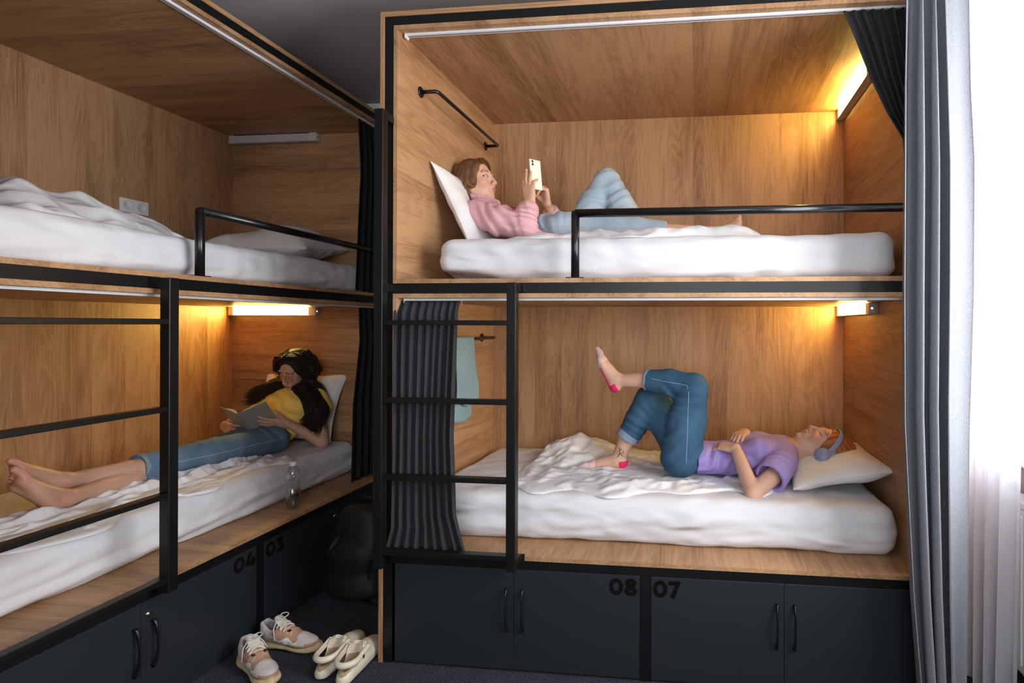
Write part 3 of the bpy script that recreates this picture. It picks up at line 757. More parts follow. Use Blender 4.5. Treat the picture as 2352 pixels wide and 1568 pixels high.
# left bunk pair (world coordinates; hang near the far end)
curtain('bunk_curtain', [(0, -.742, .868, 2.568), (.12, -.735, .862, 2.45), (.35, -.735, .872, 2.25), (.6, -.735, .848, 1.95), (1, -.742, .835, 1.578)],
        [(0, -.742, 1.12, 2.568), (.3, -.735, 1.12, 2.25), (1, -.735, 1.118, 1.578)], 5, .014, 25, 'curt_black',
        label='black curtain at the far end of the upper left bunk', cat='curtain')
curtain('bunk_curtain', [(0, -.742, .880, 1.4755), (.2, -.735, .876, 1.28), (.55, -.735, .815, .92), (1, -.735, .800, .480)],
        [(0, -.742, 1.12, 1.4755), (.3, -.735, 1.12, 1.2), (1, -.735, 1.118, .480)], 5, .014, 35, 'curt_black',
        label='black curtain at the far end of the lower left bunk', cat='curtain')
# grey window curtain
curtain('window_curtain', [(0, 1.925, -.150, 2.74), (.2, 1.915, -.150, 2.2), (.5, 1.912, -.150, 1.5), (.62, 1.915, -.150, 1.05), (.72, 1.928, -.150, .8), (.85, 1.945, -.155, .46), (1, 1.98, -.16, .015)],
        [(0, 2.13, -.165, 2.74), (.2, 2.150, -.165, 2.2), (.33, 2.162, -.165, 1.95), (.5, 2.160, -.165, 1.5), (.7, 2.146, -.165, 1.0), (1, 2.138, -.165, .015)], 3.6, .040, 77, 'curt_grey', phmap=[(0, .3), (.12, .75), (.20, 1.2), (.28, 1.75), (.38, 2.2), (.47, 2.75), (.53, 3.22), (1, 3.76)], nu=360, nv=140, thick=.003,
        label='heavy grey woven curtain hanging floor to ceiling at the right', cat='curtain')
curtain('sheer_curtain', [(0, 2.20, .34, 2.72), (1, 2.26, .34, .02)], [(0, 2.31, -.36, 2.72), (.3, 2.315, -.35, 1.9), (.62, 2.312, -.105, 1.0), (1, 2.30, -.085, .02)], 7, .020, 88, 'sheer', nu=260, nv=120, thick=0,
        label='thin white sheer curtain over the window at the right', cat='curtain')
# radiator under the window
rd = empty('radiator', (2.39, .24, .12), 0, 'white panel radiator below the window, behind the sheer curtain', 'radiator')
b = MB(); b.box(.0, .045, -.60, .56, 0, .60, .006)
for k in range(23): b.box(-.006, .001, -.580+k*.05, -.550+k*.05, .03, .57, .002)
b.build('panel', M['white'], rd)
MB().box(-.008, .06, -.61, .57, .60, .625, .004).build('grille', M['white'], rd)
for yy in (-.45, .42): MB().box(.046, .109, yy-.02, yy+.02, .1, .5, .002).build('bracket', M['white'], rd)

# ------------------------------------------------------------------ wall socket, towel, bottle
so = empty('wall_socket', (-1.785, .50, 2.0), 0, 'white wall socket plate on the back panel of the upper left bunk', 'wall socket')
b = MB(); b.box(0, .009, -.075, .075, -.032, .040, .003); b.build('plate', M['white'], so)
for yy in (-.036, .036):
    b = MB(); b.lathe([(.026, 0), (.026, .003), (.022, .003), (.021, .001), (0, .001)], seg=24); b.build('socket_ring', M['rail'], so, xf=Matrix.Translation((.0091, yy, .004))@Matrix.Rotation(R(90), 4, 'Y'))
so.location = (XLF-DEP+T+.0006, .495, 1.995)
M['towel'] = simple('pale_blue_towel', (.25, .36, .38), .95, bump=.35, scale=260, var=.15)
def towel():
    n = 70; m = 46; u = np.linspace(0, 1, m); y = .36+(.56-.36)*u
    nz = make_noise(3, 8, (8, 22))
    path = []  # down front, over the bar, down back, in x-z
    zf, zb = .995, .905
    t = np.linspace(0, 1, n); X = np.zeros((n, m)); Z = np.zeros((n, m)); Y = np.zeros((n, m))
    for i, tt in enumerate(t):
        if tt < .45: x = .078+.012; z = zf+(1.306-zf)*(tt/.45)
        elif tt < .55: a = (tt-.45)/.10*math.pi; x = .078+.012*math.cos(a); z = 1.306+.012*math.sin(a)
        else: x = .078-.012; z = 1.306-(1.306-zb)*((tt-.55)/.45)
        X[i] = x; Z[i] = z; Y[i] = y
    dn = np.clip((1.30-Z)/.35, 0, 1)
    sp = 1+.25*dn
    Y = .40+(Y-.40)*sp+.012*nz(Y*2, Z*1.5)*dn
    X = X+np.where(t[:, None] < .5, 1, -.35)*(.012*dn+.014*nz(Y*3, Z*.6, 4)*dn)
    Z = Z+.02*np.sin(Y*22)*dn*np.where(t[:, None] < .5, 1, .4)
    return grid_mesh('towel', np.stack([X, Y, Z], -1), M['towel'], thick=.0055, label='pale blue towel hung over the coat rail beside the charcoal curtain', cat='towel')
tw = towel()
def clear(name, tr, tint, rough=.03, fres=1.0):
    m = bpy.data.materials.new(name); m.use_nodes = True; g = m.node_tree; g.nodes.clear()
    o_ = g.nodes.new('ShaderNodeOutputMaterial'); t_ = g.nodes.new('ShaderNodeBsdfTransparent'); s_ = g.nodes.new('ShaderNodeBsdfGlossy'); s_.inputs['Roughness'].default_value = rough
    t_.inputs[0].default_value = (*tint, 1); x_ = g.nodes.new('ShaderNodeMixShader'); f = g.nodes.new('ShaderNodeLayerWeight'); f.inputs[0].default_value = .35
    mr = g.nodes.new('ShaderNodeMapRange'); mr.inputs[3].default_value = tr; mr.inputs[4].default_value = .75*fres
    g.links.new(f.outputs['Facing'], mr.inputs[0]); g.links.new(mr.outputs[0], x_.inputs[0])
    g.links.new(t_.outputs[0], x_.inputs[1]); g.links.new(s_.outputs[0], x_.inputs[2]); g.links.new(x_.outputs[0], o_.inputs[0]); return m
M['pet'] = clear('clear_bottle_plastic', .10, (.93, .95, .96)); M['water'] = clear('bottle_water', .05, (.80, .82, .80), .02, .6)
M['capw'] = simple('white_bottle_cap', (.75, .75, .74), .4)
bt = empty('water_bottle', (-.785, .421, ZS1+.0005), 0, 'clear plastic water bottle with a white cap, half full', 'bottle')
prof = [(.0, .004), (.012, .002), (.024, 0), (.030, .006), (.032, .02), (.0315, .05), (.0325, .075), (.030, .088), (.0265, .100), (.0255, .112), (.0275, .120), (.0265, .126), (.0285, .132), (.0275, .138), (.0305, .150), (.032, .165), (.031, .180), (.024, .198), (.0145, .210), (.0130, .214)]
b = MB(); b.lathe(prof, seg=48, mod=lambda a, z: 1-.10*max(0, (1-z/.03))*(.5+.5*math.cos(5*a))+.012*math.cos(10*a)*(1 if .02 < z < .09 else 0)); b.build('bottle_body', M['pet'], bt)
b = MB(); b.lathe([(0, .006), (.021, .005), (.0265, .010), (.0295, .03), (.0295, .06), (.0300, .076), (.0283, .086), (0, .086)], seg=40); b.build('water', M['water'], bt)
b = MB(); b.lathe([(.0135, .213), (.0160, .213), (.0160, .215), (.0148, .216), (.0150, .228), (.0135, .2305), (0, .2305)], seg=40, mod=lambda a, z: 1+.02*math.cos(24*a)); b.build('bottle_cap', M['capw'], bt)

# ------------------------------------------------------------------ shoes
M['shoe'] = vcol('sneaker_upper', .8, .15, 220, var=.12); M['sole'] = simple('cream_rubber_sole', (.52, .40, .22), .6, bump=.1, scale=90, var=.1)
M['lace'] = simple('cream_shoe_lace', (.66, .60, .52), .9, bump=.3, scale=500); M['dark'] = simple('black_rubber', (.008, .008, .008), .5)
M['lining'] = simple('grey_shoe_lining', (.35, .33, .34), .95)
def sneaker(loc, rz, label, sd, parts=None):
    B = empty('sneaker', loc, rz, label, 'shoe', None)
    s = SDF((-.02, -.06, .0), (.30, .06, .14), .0026)
    # upper: heel cup, quarter, vamp, toe
    s.ell((.045, 0, .055), (.046, .034, .040), k=.01); s.cone((.05, 0, .055), (.13, 0, .052), .034, .036, .015)
    s.cone((.10, 0, .062), (.185, .0, .040), .034, .030, .02); s.ell((.20, .002*sd, .036), (.070, .042, .027), k=.02)
    s.cone((.028, .010, .075), (.028, -.010, .075), .021, .021, .015); s.ell((.025, 0, .085), (.022, .027, .020), k=.012)
    s.cone((.012, .012, .098), (.012, -.012, .098), .009, .009, .012)
    s.ell((.058, 0, .112), (.044, .023, .050), k=.010, op='sub'); s.ell((.075, 0, .072), (.045, .022, .035), k=.008, op='sub')
    s.plane_cut((0, 0, .018), (0, 0, -1))
    def pt(P, C):
        x, y, z = P.T
        tan = np.array([.46, .255, .165]); dk = np.array([.30, .17, .12]); wh = np.array([.52, .47, .44]); li = np.array([.30, .28, .28])
        wob = .006*np.sin(x*95)+.004*np.sin(x*40+1)
        m = (x > .075) & (x < .198) & (z > .058-(x-.075)*.10+wob) ; C[m, :3] = tan
        e = (x > .07) & (x < .202) & (np.abs(z-(.058-(x-.075)*.10+wob)) < .003); C[e, :3] = (.72, .70, .68)
        m = (z < .036) & (x > .15); C[m, :3] = tan*.72
        m = (x > .235) & (z < .045); C[m, :3] = tan*.8
        m = (z < .030) & (x <= .15); C[m, :3] = dk*.35
        m = ((x-.060)**2/.042**2+y**2/.0235**2 < 1) & (z > .03) & (np.abs(y) < .024); C[m, :3] = li
        m = ((x-.205)**2/.055**2+(y)**2/.028**2 < 1) & (z > .05) & (x > .19); C[m, :3] = wh*1.02
        m = (np.abs(x-.145) < .012) & (z < .056-(x-.075)*.10+wob) & (z > .036); C[m, :3] = (.70, .72, .70)
    s.build('upper', M['shoe'], B, paint=pt, base=(.50, .45, .43), smooth_it=2)
    t = SDF((-.03, -.06, -.01), (.31, .06, .06), .003)
    t.cone((.035, 0, .016), (.24, .002, .018), .040, .038, .02, flat=((0, 0, 1), .38)); t.cone((.0, 0, .022), (.05, 0, .016), .028, .036, .02, flat=((0, 0, 1), .62))
    t.ell((.210, 0, .015), (.066, .043, .014), k=.02); t.cone((.25, .0, .022), (.268, 0, .026), .014, .010, .02)
    t.plane_cut((0, 0, .0012), (0, 0, -1)); t.ell((.13, 0, -.010), (.05, .09, .015), k=.01, op='sub')
    t.build('sole', M['sole'], B, smooth_it=2)
    # tongue
    g = SDF((.05, -.035, .05), (.15, .035, .16), .0026); g.cone((.128, 0, .070), (.085, 0, .116), .021, .023, .01, flat=((.6, 0, .8), .22)); g.build('tongue', M['lace'], B)
    # laces: criss-cross bars and bow
    L = MB()
    for k in range(6):
        x = .098+k*.0165; z = .101-k*.0085; w = .023-.0006*k
        for sg in (1, -1):
            p = [(x-.002, -sg*w, z-.020), (x, -sg*w*.85, z-.006), (x+.006, 0, z+.004+(.002 if sg > 0 else 0)), (x+.013, sg*w*.85, z-.010), (x+.014, sg*w, z-.024)]
            q = [tuple(np.array(p[0])*(1-a)**4+4*np.array(p[1])*(1-a)**3*a+6*np.array(p[2])*(1-a)**2*a**2+4*np.array(p[3])*(1-a)*a**3+np.array(p[4])*a**4) for a in np.linspace(0, 1, 12)]
            q = [(a, b*1.25, c+.011) for a, b, c in q]
            L.tube(q, .0036, 8, flat=(1, .6))
    rr = np.random.RandomState(int(sd*5)+8)
    for sg in (1, -1):
        th = np.linspace(0, 2*np.pi, 22)
        L.tube([(.093+.014*math.sin(a)*1.2, sg*(.014-.014*math.cos(a)), .122+.010*math.sin(a*.5)) for a in th], .0024, 7)
        L.tube([(.095, sg*.002, .120), (.085, sg*.020, .116), (.087, sg*.036, .092), (.10, sg*.044, .060+.01*sg)], .0024, 7)
    L.build('laces', M['lace'], B)
    for sg in (1, -1): MB().box(.144, .155, sg*.020-.005, sg*.020+.005, .082, .088, .001).build('lace_clip', M['dark'], B)
    return B
sneaker((-.622, -.050, 0), R(-31), 'beige lace up sneaker pointing at the camera, cut by the bottom edge', 1)
sneaker((-.640, .062, 0), R(-4), 'beige lace up sneaker pointing right, behind the other sneaker', -1)
M['clog'] = simple('cream_leather', (.68, .60, .47), .38, bump=.05, scale=60); M['fleece'] = simple('beige_fleece_lining', (.42, .31, .18), 1.0, bump=.5, scale=250, var=.2)
def clog(loc, rz, label, sd):
    B = empty('clog_shoe', loc, rz, label, 'shoe', None)
    s = SDF((-.03, -.06, 0), (.28, .06, .14), .0027)
    s.ell((.195, 0, .034), (.066, .043, .036), k=.02); s.cone((.10, 0, .048), (.17, 0, .040), .040, .040, .02); s.cone((.03, 0, .034), (.12, 0, .036), .032, .037, .02)
    s.ell((.105, 0, .082), (.035, .038, .030), k=.02); s.cone((.01, 0, .02), (.2, 0, .02), .030, .038, .01)
    s.ell((.045, 0, .100), (.062, .027, .070), k=.006, op='sub'); s.ell((.08, 0, .080), (.060, .028, .040), k=.006, op='sub')
    # open side between strap and heel
    s.plane_cut((0, 0, .008), (0, 0, -1))
    def fm(c):
        x, y, z = c.T; ins = ((x-.055)**2/.070**2+(y**2)/.030**2 < 1) & (z > .022); return np.where(ins & ((z < .058) | (np.abs(y) < .0285)), 1, 0)
    s.build('clog_body', [M['clog'], M['fleece']], B, smooth_it=2, fmat=fm)
    st = SDF((-.03, -.06, .03), (.14, .06, .14), .0027)
    th = np.linspace(-np.pi*.5, np.pi*.5, 15)
    pts = [(.105, -.037, .088)]+[(.035-.040*math.cos(a), .036*math.sin(a), .077) for a in th]+[(.105, .037, .088)]
    st.chain(pts, [.0125]*len(pts), .003, flat=((0, 0, 1), 1.0)); st.chain(pts, [.0105]*len(pts), .001)
    q = [(p[0]+(.009 if i not in (0, len(pts)-1) else 0), p[1]*.74, p[2]) for i, p in enumerate(pts)]
    st.chain(q, [.0098]*len(q), .002, op='sub', flat=((0, 0, 1), 2.2))
    st.build('heel_strap', M['clog'], B, smooth_it=2)
    b = MB(); rm = [((.01+.055*t), 0) for t in (0,)]
    so_ = SDF((-.03, -.06, 0), (.28, .06, .03), .003); so_.cone((.028, 0, .005), (.21, 0, .005), .031, .040, .02, flat=((0, 0, 1), .22)); so_.ell((.2, 0, .006), (.062, .044, .007), k=.01); so_.plane_cut((0, 0, .0008), (0, 0, -1)); so_.build('sole', M['dark'], B)
    rim = MB(); rim.tube([(.098+.030*math.cos(a)*.9 if math.cos(a) > 0 else .098, .034*math.sin(a), .103-.012*math.cos(a)) for a in np.linspace(-np.pi/2, np.pi/2, 20)], .003, 8); rim.build('rim', M['clog'], B)
    for k in (0, 1): MB().box(.052+.007*k, .055+.007*k, -.0512, -.0490, .070, .084, .0003).build('strap_slot', M['dark'], B)
    MB().box(.03, .055, -.006, .006, .0225, .0238).build('insole_label', M['lampoff'], B)
    return B
clog((-.232, -.125, 0), R(91), 'cream slingback clog nearer the sneakers', 1)
clog((-.126, -.150, 0), R(94), 'cream slingback clog nearer the right bunk', -1)

# ------------------------------------------------------------------ backpack
M['pack'] = simple('black_backpack_nylon', (.006, .006, .007), .65, bump=.2, scale=300)
M['pack2'] = simple('black_backpack_trim', (.011, .010, .011), .5)
bp_ = empty('backpack', (-.520, .56, 0), R(-8), 'black backpack, half unzipped, on the carpet between the two bunks', 'backpack')
s = SDF((-.24, -.20, 0), (.24, .22, .50), .005)
s.ell((0, .02, .20), (.155, .10, .235), k=.02, pw=3.2); s.ell((0, -.055, .15), (.125, .065, .145), k=.02, pw=3); s.ell((.0, .0, .06), (.165, .125, .062), k=.03, pw=3)
n_ = make_noise(5, 10, (14, 34)); s.disp(lambda x, y, z: .005*n_(x, y, z)); s.ell((-.045, -.105, .33), (.020, .04, .10), np.array([[.9, 0, -.43], [0, 1, 0], [.43, 0, .9]]), k=.006, op='sub')
s.plane_cut((0, 0, .001), (0, 0, -1)); s.build('pack_body', M['pack'], bp_, smooth_it=2)
for sg in (1, -1):
    m = MB(); m.tube([(sg*.06, .10, .41), (sg*.075, .15, .43), (sg*.09, .185, .34), (sg*.10, .18, .20), (sg*.12, .14, .08)], .016, 10, flat=(1, .35)); m.build('shoulder_strap', M['pack2'], bp_)
m = MB(); m.tube([(-.04, .06, .43), (-.03, .06, .465), (.03, .06, .465), (.04, .06, .43)], .007, 8); m.build('carry_handle', M['pack2'], bp_)
m = MB(); m.tube([(-.128, -.085, .06), (-.132, -.085, .20), (-.10, -.092, .29), (-.03, -.095, .325), (.06, -.094, .31), (.12, -.085, .22), (.128, -.085, .07)], .0035, 8); m.build('zip', M['pack2'], bp_)
m = MB(); m.box(-.052, -.044, -.128, -.124, .225, .255, .001); m.build('zip_pull', M['steel'], bp_)
m = MB(); m.tube([(.10, -.10, .02), (.17, -.13, .008), (.26, -.12, .007), (.33, -.08, .007)], .012, 8, flat=(.3, 1)); m.build('loose_strap', M['pack2'], bp_)
# ------------------------------------------------------------------ people
M['skin'] = vcol('skin', .48, .04, 300, sss=.08, spec=.4)
M['hair'] = vcol('hair', .55, .0, spec=.3); M['hair_d'] = vcol('dark_hair', .55, .0, spec=.25)
def denim(name, c1, c2):
    m, n, b = nt(name); L = n.links; tc = N(n, 'ShaderNodeTexCoord')
    a = N(n, 'ShaderNodeTexNoise', Scale=7.0, Detail=4.0); L.new(tc.outputs['Object'], a.inputs['Vector'])
    mp = N(n, 'ShaderNodeMapping'); mp.inputs['Rotation'].default_value = (.6, .7, .3); mp.inputs['Scale'].default_value = (1, 1, .2); L.new(tc.outputs['Object'], mp.inputs[0])
    f = N(n, 'ShaderNodeTexNoise', Scale=420.0, Detail=2.0); L.new(mp.outputs[0], f.inputs['Vector'])
    q = N(n, 'ShaderNodeMath', operation='MULTIPLY_ADD'); L.new(f.outputs[0], q.inputs[0]); q.inputs[1].default_value = .45
    h = N(n, 'ShaderNodeMath', operation='MULTIPLY'); L.new(a.outputs[0], h.inputs[0]); h.inputs[1].default_value = 1.1; L.new(h.outputs[0], q.inputs[2])
    r = N(n, 'ShaderNodeValToRGB'); r.color_ramp.elements[0].position = .65; r.color_ramp.elements[1].position = 1.0
    r.color_ramp.elements[0].position = .48; r.color_ramp.elements[1].position = .95; r.color_ramp.elements[0].color = (*c1, 1); r.color_ramp.elements[1].color = (*c2, 1)
    dv = N(n, 'ShaderNodeMath', operation='MULTIPLY'); L.new(q.outputs[0], dv.inputs[0]); dv.inputs[1].default_value = .9
    L.new(dv.outputs[0], r.inputs[0]); L.new(r.outputs[0], b.inputs['Base Color'])
    bp = N(n, 'ShaderNodeBump', Strength=.3, Distance=.004); L.new(a.outputs[0], bp.inputs['Height'])
    b2 = N(n, 'ShaderNodeBump', Strength=.06, Distance=.001); L.new(f.outputs[0], b2.inputs['Height']); L.new(bp.outputs[0], b2.inputs['Normal']); L.new(b2.outputs[0], b.inputs['Normal'])
    b.inputs['Roughness'].default_value = .85; b.inputs['Specular IOR Level'].default_value = .2
    return m
M['denim_dark'] = denim('dark_blue_denim', (.026, .070, .130), (.060, .140, .230)); M['denim_mid'] = denim('mid_blue_denim', (.085, .150, .220), (.19, .28, .37)); M['denim_light'] = denim('light_blue_denim', (.27, .36, .44), (.46, .54, .60))
M['cuff_grey'] = denim('turned_up_denim', (.16, .22, .30), (.30, .37, .45)); M['stitch'] = simple('pale_stitching', (.45, .50, .55), .8)
M['lilac'] = simple('lilac_cotton', (.34, .255, .56), .85, bump=.12, scale=30, spec=.2); M['yellow'] = simple('yellow_cotton', (.92, .66, .15), .85, bump=.12, scale=30, spec=.2)
M['pink'] = simple('pink_shirt_cotton', (.70, .40, .43), .85, bump=.15, scale=30, spec=.2); M['red'] = simple('crimson_top', (.55, .01, .05), .8)
M['sock'] = vcol('pink_two_tone_sock', .85, .2, 200)
SK = (.61, .355, .25)
def basis(f, u):
    f = unit(f); u = np.array(u, float); u = unit(u-f*(u@f)); return np.cross(f, u), f, u      # right, front, up
class Head:
    def __init__(h, c, f, u, sc=1.0): h.c = np.array(c, float); h.r, h.f, h.u = basis(f, u); h.s = sc; h.R = np.array([h.r, h.f, h.u])
    def p(h, r, f, u): return h.c+(h.r*r+h.f*f+h.u*u)*h.s
    def loc(h, P): return ((P-h.c)@h.R.T)/h.s
    def sculpt(h, s, neck, nr=.052, jaw=1.0, lids=True):
        S = h.s; e = lambda q, rad, k=.01, op='add': s.ell(h.p(*q), np.array(rad)*S, h.R, k*S, op)
        c = lambda a, b, ra, rb, k=.01, op='add': s.cone(h.p(*a), h.p(*b), ra*S, rb*S, k*S, op=op)
        e((0, -.012, .032), (.073, .092, .083), .001)
        e((0, .030, -.030), (.056*jaw, .052, .076), .03)
        c((0, .056, -.086), (0, .070, -.092), .019, .0145, .022)
        for g in (1, -1):
            c((g*.053, .000, -.052), (g*.018, .056, -.093), .016, .012, .025)     # jaw line
            e((g*.036, .056, -.018), (.022, .022, .022), .02)                       # cheek
            e((g*.030, .074, .034), (.024, .008, .008), .014)                       # brow ridge
            e((g*.031, .096, .010), (.017, .013, .011), .012, 'sub')                # orbit
            s.ell(h.p(g*.031, .0705, .010), np.array((.0135, .0125, .0115))*S, h.R, .003*S)
            e((g*.075, -.008, -.008), (.008, .016, .030), .004); e((g*.081, -.004, -.004), (.005, .010, .018), .003, 'sub')
            e((g*.0105, .094, -.032), (.0078, .010, .0072), .006)                   # nostril wing
        c((0, .082, .022), (0, .1035, -.024), .0066, .0080, .012); e((0, .1035, -.0265), (.0084, .0082, .0072), .006)
        e((0, .080, -.056), (.026, .014, .018), .015)
        e((0, .0895, -.0540), (.0205, .0072, .0044), .005); e((0, .0885, -.0640), (.0165, .0075, .0050), .005)
        c((-.019, .0925, -.0590), (0, .0975, -.0588), .0012, .0016, .003, 'sub'); c((.019, .0925, -.0590), (0, .0975, -.0588), .0012, .0016, .003, 'sub')
        e((0, .092, -.0765), (.014, .005, .004), .006, 'sub')
        s.cone(h.p(0, -.020, -.045), neck, nr*.96*S, nr, .03)
    def paint(h, P, C, brow, lip, eyes='closed', iris=(.10, .14, .16), blush=.0):
        L = h.loc(P); r, f, u = L.T; a = np.abs(r); near = (f > .045) & (np.abs(u) < .12) & (a < .08)
        bl = np.exp(-((a-.042)/.020)**2-((u+.020)/.018)**2)*near*blush
        C[:, :3] = C[:, :3]*(1-bl[:, None])+np.array([.62, .24, .17])*bl[:, None]
        m = near & (a < .0215) & (f > .080) & (np.abs(u+.0592) < .0095*(1-(a/.0225)**2)+.0005); C[m, :3] = lip
        m = near & (a < .021) & (f > .083) & (np.abs(u+.0592) < .0009); C[m, :3] = np.array(lip)*.35
        bu = .0335-.0035*((a-.030)/.018)**2*np.sign(a-.030)
        m = near & (a > .012) & (a < .051) & (np.abs(u-(.0345-.10*np.clip(a-.036, 0, 1)-.0*bu)) < .0030*(1-.5*np.clip((a-.03)/.02, 0, 1))); C[m, :3] = brow
        if eyes == 'closed':
            m = near & (np.abs(a-.031) < .0150) & (np.abs(u-(.0045+.20*(a-.031)**2/.015)) < .0012); C[m, :3] = (.03, .015, .01)
            m = near & (np.abs(a-.031) < .014) & (u > .005) & (u < .018); C[m, :3] = C[m, :3]*np.array((.86, .76, .74))
        else:
            q = ((a-.031)/.0140)**2+((u-.0095)/.0058)**2; m = near & (q < 1.35); C[m, :3] = (.03, .018, .012)
            m = near & (q < .88) & (u < .0135); C[m, :3] = (.62, .58, .55)
            g = .0015; m = near & (((a-.0325)/.0050)**2+((u-.0102)/.0052)**2 < 1) & (q < .95); C[m, :3] = iris
            m = near & (((a-.0325)/.0022)**2+((u-.0102)/.0022)**2 < 1); C[m, :3] = (.01, .01, .01)
def hand(s, W, D, T_, side, curl, thumb=(.35, .75, .35), thb=(10, 15), spread=3, sc=.92, k=.006):
    """curl: 4 x (mcp,pip,dip) degrees; returns nail spots"""
    W = np.array(W, float); D = unit(D); T_ = np.array(T_, float); T_ = unit(T_-D*(T_@D)); Nn = np.cross(D, T_)*(1 if side == 'L' else -1)
    kn = [(.027, .088), (.009, .092), (-.0095, .087), (-.027, .079)]; ln = [(.040, .025, .021), (.044, .028, .022), (.041, .026, .021), (.032, .020, .019)]
    rr = [.0090, .0092, .0087, .0078]; nails = []
    for i in range(4):
        K = W+(D*kn[i][1]+T_*kn[i][0])*sc
        s.cone(W+D*.006*sc+T_*kn[i][0]*.55*sc, K, .0150*sc, .0112*sc, .012)
        a = 0; p = K; sp = R(spread)*(1.5-i); d0 = unit(D*math.cos(sp)+T_*math.sin(sp))
        for j in range(3):
            a += R(curl[i][j]); d = d0*math.cos(a)+Nn*math.sin(a); q = p+d*ln[i][j]*sc
            s.cone(p, q, rr[i]*(1-.10*j)*sc, rr[i]*(.93-.12*j)*sc, k*.5 if j else k); p = q
        dn = -(Nn*math.cos(a)-d0*math.sin(a)); nails.append(p+d*.001+dn*rr[i]*.75*sc)
    b = W+(D*.022+T_*.020+Nn*.006)*sc; t = unit(T_*thumb[0]+D*thumb[1]+Nn*thumb[2]); s.cone(W+D*.01*sc+T_*.01*sc, b+t*.030*sc, .0155*sc, .0135*sc, .012)
    p = b+t*.034*sc; t2 = unit(t*math.cos(R(thb[0]))+unit(Nn*.6-T_*.5)*math.sin(R(thb[0]))); q = p+t2*.030*sc; s.cone(b, p, .0135*sc, .0112*sc, .006); s.cone(p, q, .0108*sc, .0095*sc, .004)
    t3 = unit(t2*math.cos(R(thb[1]))+unit(Nn*.5-T_*.6)*math.sin(R(thb[1]))); q2 = q+t3*.022*sc; s.cone(q, q2, .0096*sc, .0078*sc, .004)
    nails.append(q2-Nn*.0065*sc)
    s.ell(W+D*.045*sc, np.array([.036, .040, .0125])*sc, np.array([T_, D, Nn]), .010)
    return nails
def foot(s, ankle, heel, D, up_, big, sc=.95, toes=True):
    """big: unit direction from little-toe side to big-toe side"""
    D = unit(D); up_ = np.array(up_, float); up_ = unit(up_-D*(up_@D)); big = np.array(big, float); B = unit(big-D*(big@D)-up_*(big@up_)); A = np.array(ankle, float); H = np.array(heel, float)
    s.cone(A, H+up_*.012, .030, .026, .015); s.ell(H+up_*.004, (.027, .030, .026), np.array([B, D, up_]), .012)
    ball = H+D*.150*sc; s.cone(H+D*.03*sc+up_*.012, ball+B*.018-up_*.002, .026, .020, .015); s.cone(H+D*.03*sc+up_*.006, ball-B*.020-D*.012-up_*.004, .024, .016, .015)
    s.cone(A+D*.012, ball+up_*.004, .026, .017, .02)
    for i in range(5):
        o = .030-.0150*i; b = ball+B*o*sc+D*(.006-.0065*i)*sc; r = [.0125, .0088, .0084, .0080, .0078][i]; L = [.050, .042, .037, .031, .025][i]*sc
        m = b+D*L*.55+up_*.003; t = b+D*L-up_*.002; s.cone(b, m, r*1.02, r*.95, .008 if toes else .012); s.cone(m, t, r*.95, r*.92, .003 if toes else .012)
    return ball, B, D, up_
def folds(seed, amp, fr=(14, 40), st=(1, 1, 1)):
    n = make_noise(seed, 9, fr, False); n2 = make_noise(seed+9, 8, (fr[0]*.4, fr[0]), True)
    return lambda x, y, z: amp*(n(x*st[0], y*st[1], z*st[2])*.6+n2(x*st[0], y*st[1], z*st[2])*.7)
def bendfold(pts, amp, wl, rad, ax):
    """concentric crease folds radiating about a joint"""
    p = np.array(pts, float); ax = unit(ax)
    def f(x, y, z):
        d = np.sqrt((x-p[0])**2+(y-p[1])**2+(z-p[2])**2); t = (x-p[0])*ax[0]+(y-p[1])*ax[1]+(z-p[2])*ax[2]
        return amp*np.sin(t*2*np.pi/wl+2*np.sin(d*40))*np.exp(-(d/rad)**2)
    return f
def strands(mb_list, name, parent, curves, base, var=.25, seed=1, r=.0022, seg=5, mat='hair'):
    rr = np.random.RandomState(seed); V = []; F = []; C = []
    for pts in curves:
        P = np.array(pts, float); n = len(P); t = np.gradient(P, axis=0); t /= np.linalg.norm(t, axis=1)[:, None]+1e-9
        ref = np.array([.3, .5, .8]); u = np.cross(t, ref); u /= np.linalg.norm(u, axis=1)[:, None]+1e-9; v = np.cross(t, u)
        rad = r*rr.uniform(.7, 1.3)*np.clip(1.15-np.linspace(0, 1, n)**3, .2, 1); a = np.arange(seg)*2*np.pi/seg
        ring = P[:, None]+(u[:, None]*np.cos(a)[None, :, None]+v[:, None]*np.sin(a)[None, :, None])*rad[:, None, None]
        b = len(V); V += ring.reshape(-1, 3).tolist(); k = rr.uniform(1-var, 1+var)
        C += [[base[0]*k, base[1]*k, base[2]*k, 1]]*(n*seg)
        for i in range(n-1):
            for j in range(seg): F.append((b+i*seg+j, b+i*seg+(j+1) % seg, b+(i+1)*seg+(j+1) % seg, b+(i+1)*seg+j))
    me = bpy.data.meshes.new(name); me.from_pydata(V, [], F); me.update()
    at = me.color_attributes.new('Col', 'FLOAT_COLOR', 'POINT'); at.data.foreach_set('color', np.array(C, np.float32).ravel())
    return link(name, me, M[mat], parent, smooth=True)
def spline(ctrl, n=22):
    c = np.array(ctrl, float); c = np.vstack([2*c[0]-c[1], c, 2*c[-1]-c[-2]]); out = []
    m = len(c)-3
    for t in np.linspace(0, m-1e-6, n):
        i = int(t); f = t-i; p0, p1, p2, p3 = c[i:i+4]
        out.append(.5*((2*p1)+(-p0+p2)*f+(2*p0-5*p1+4*p2-p3)*f*f+(-p0+3*p1-3*p2+p3)*f**3))
    return np.array(out)
from mathutils.bvhtree import BVHTree
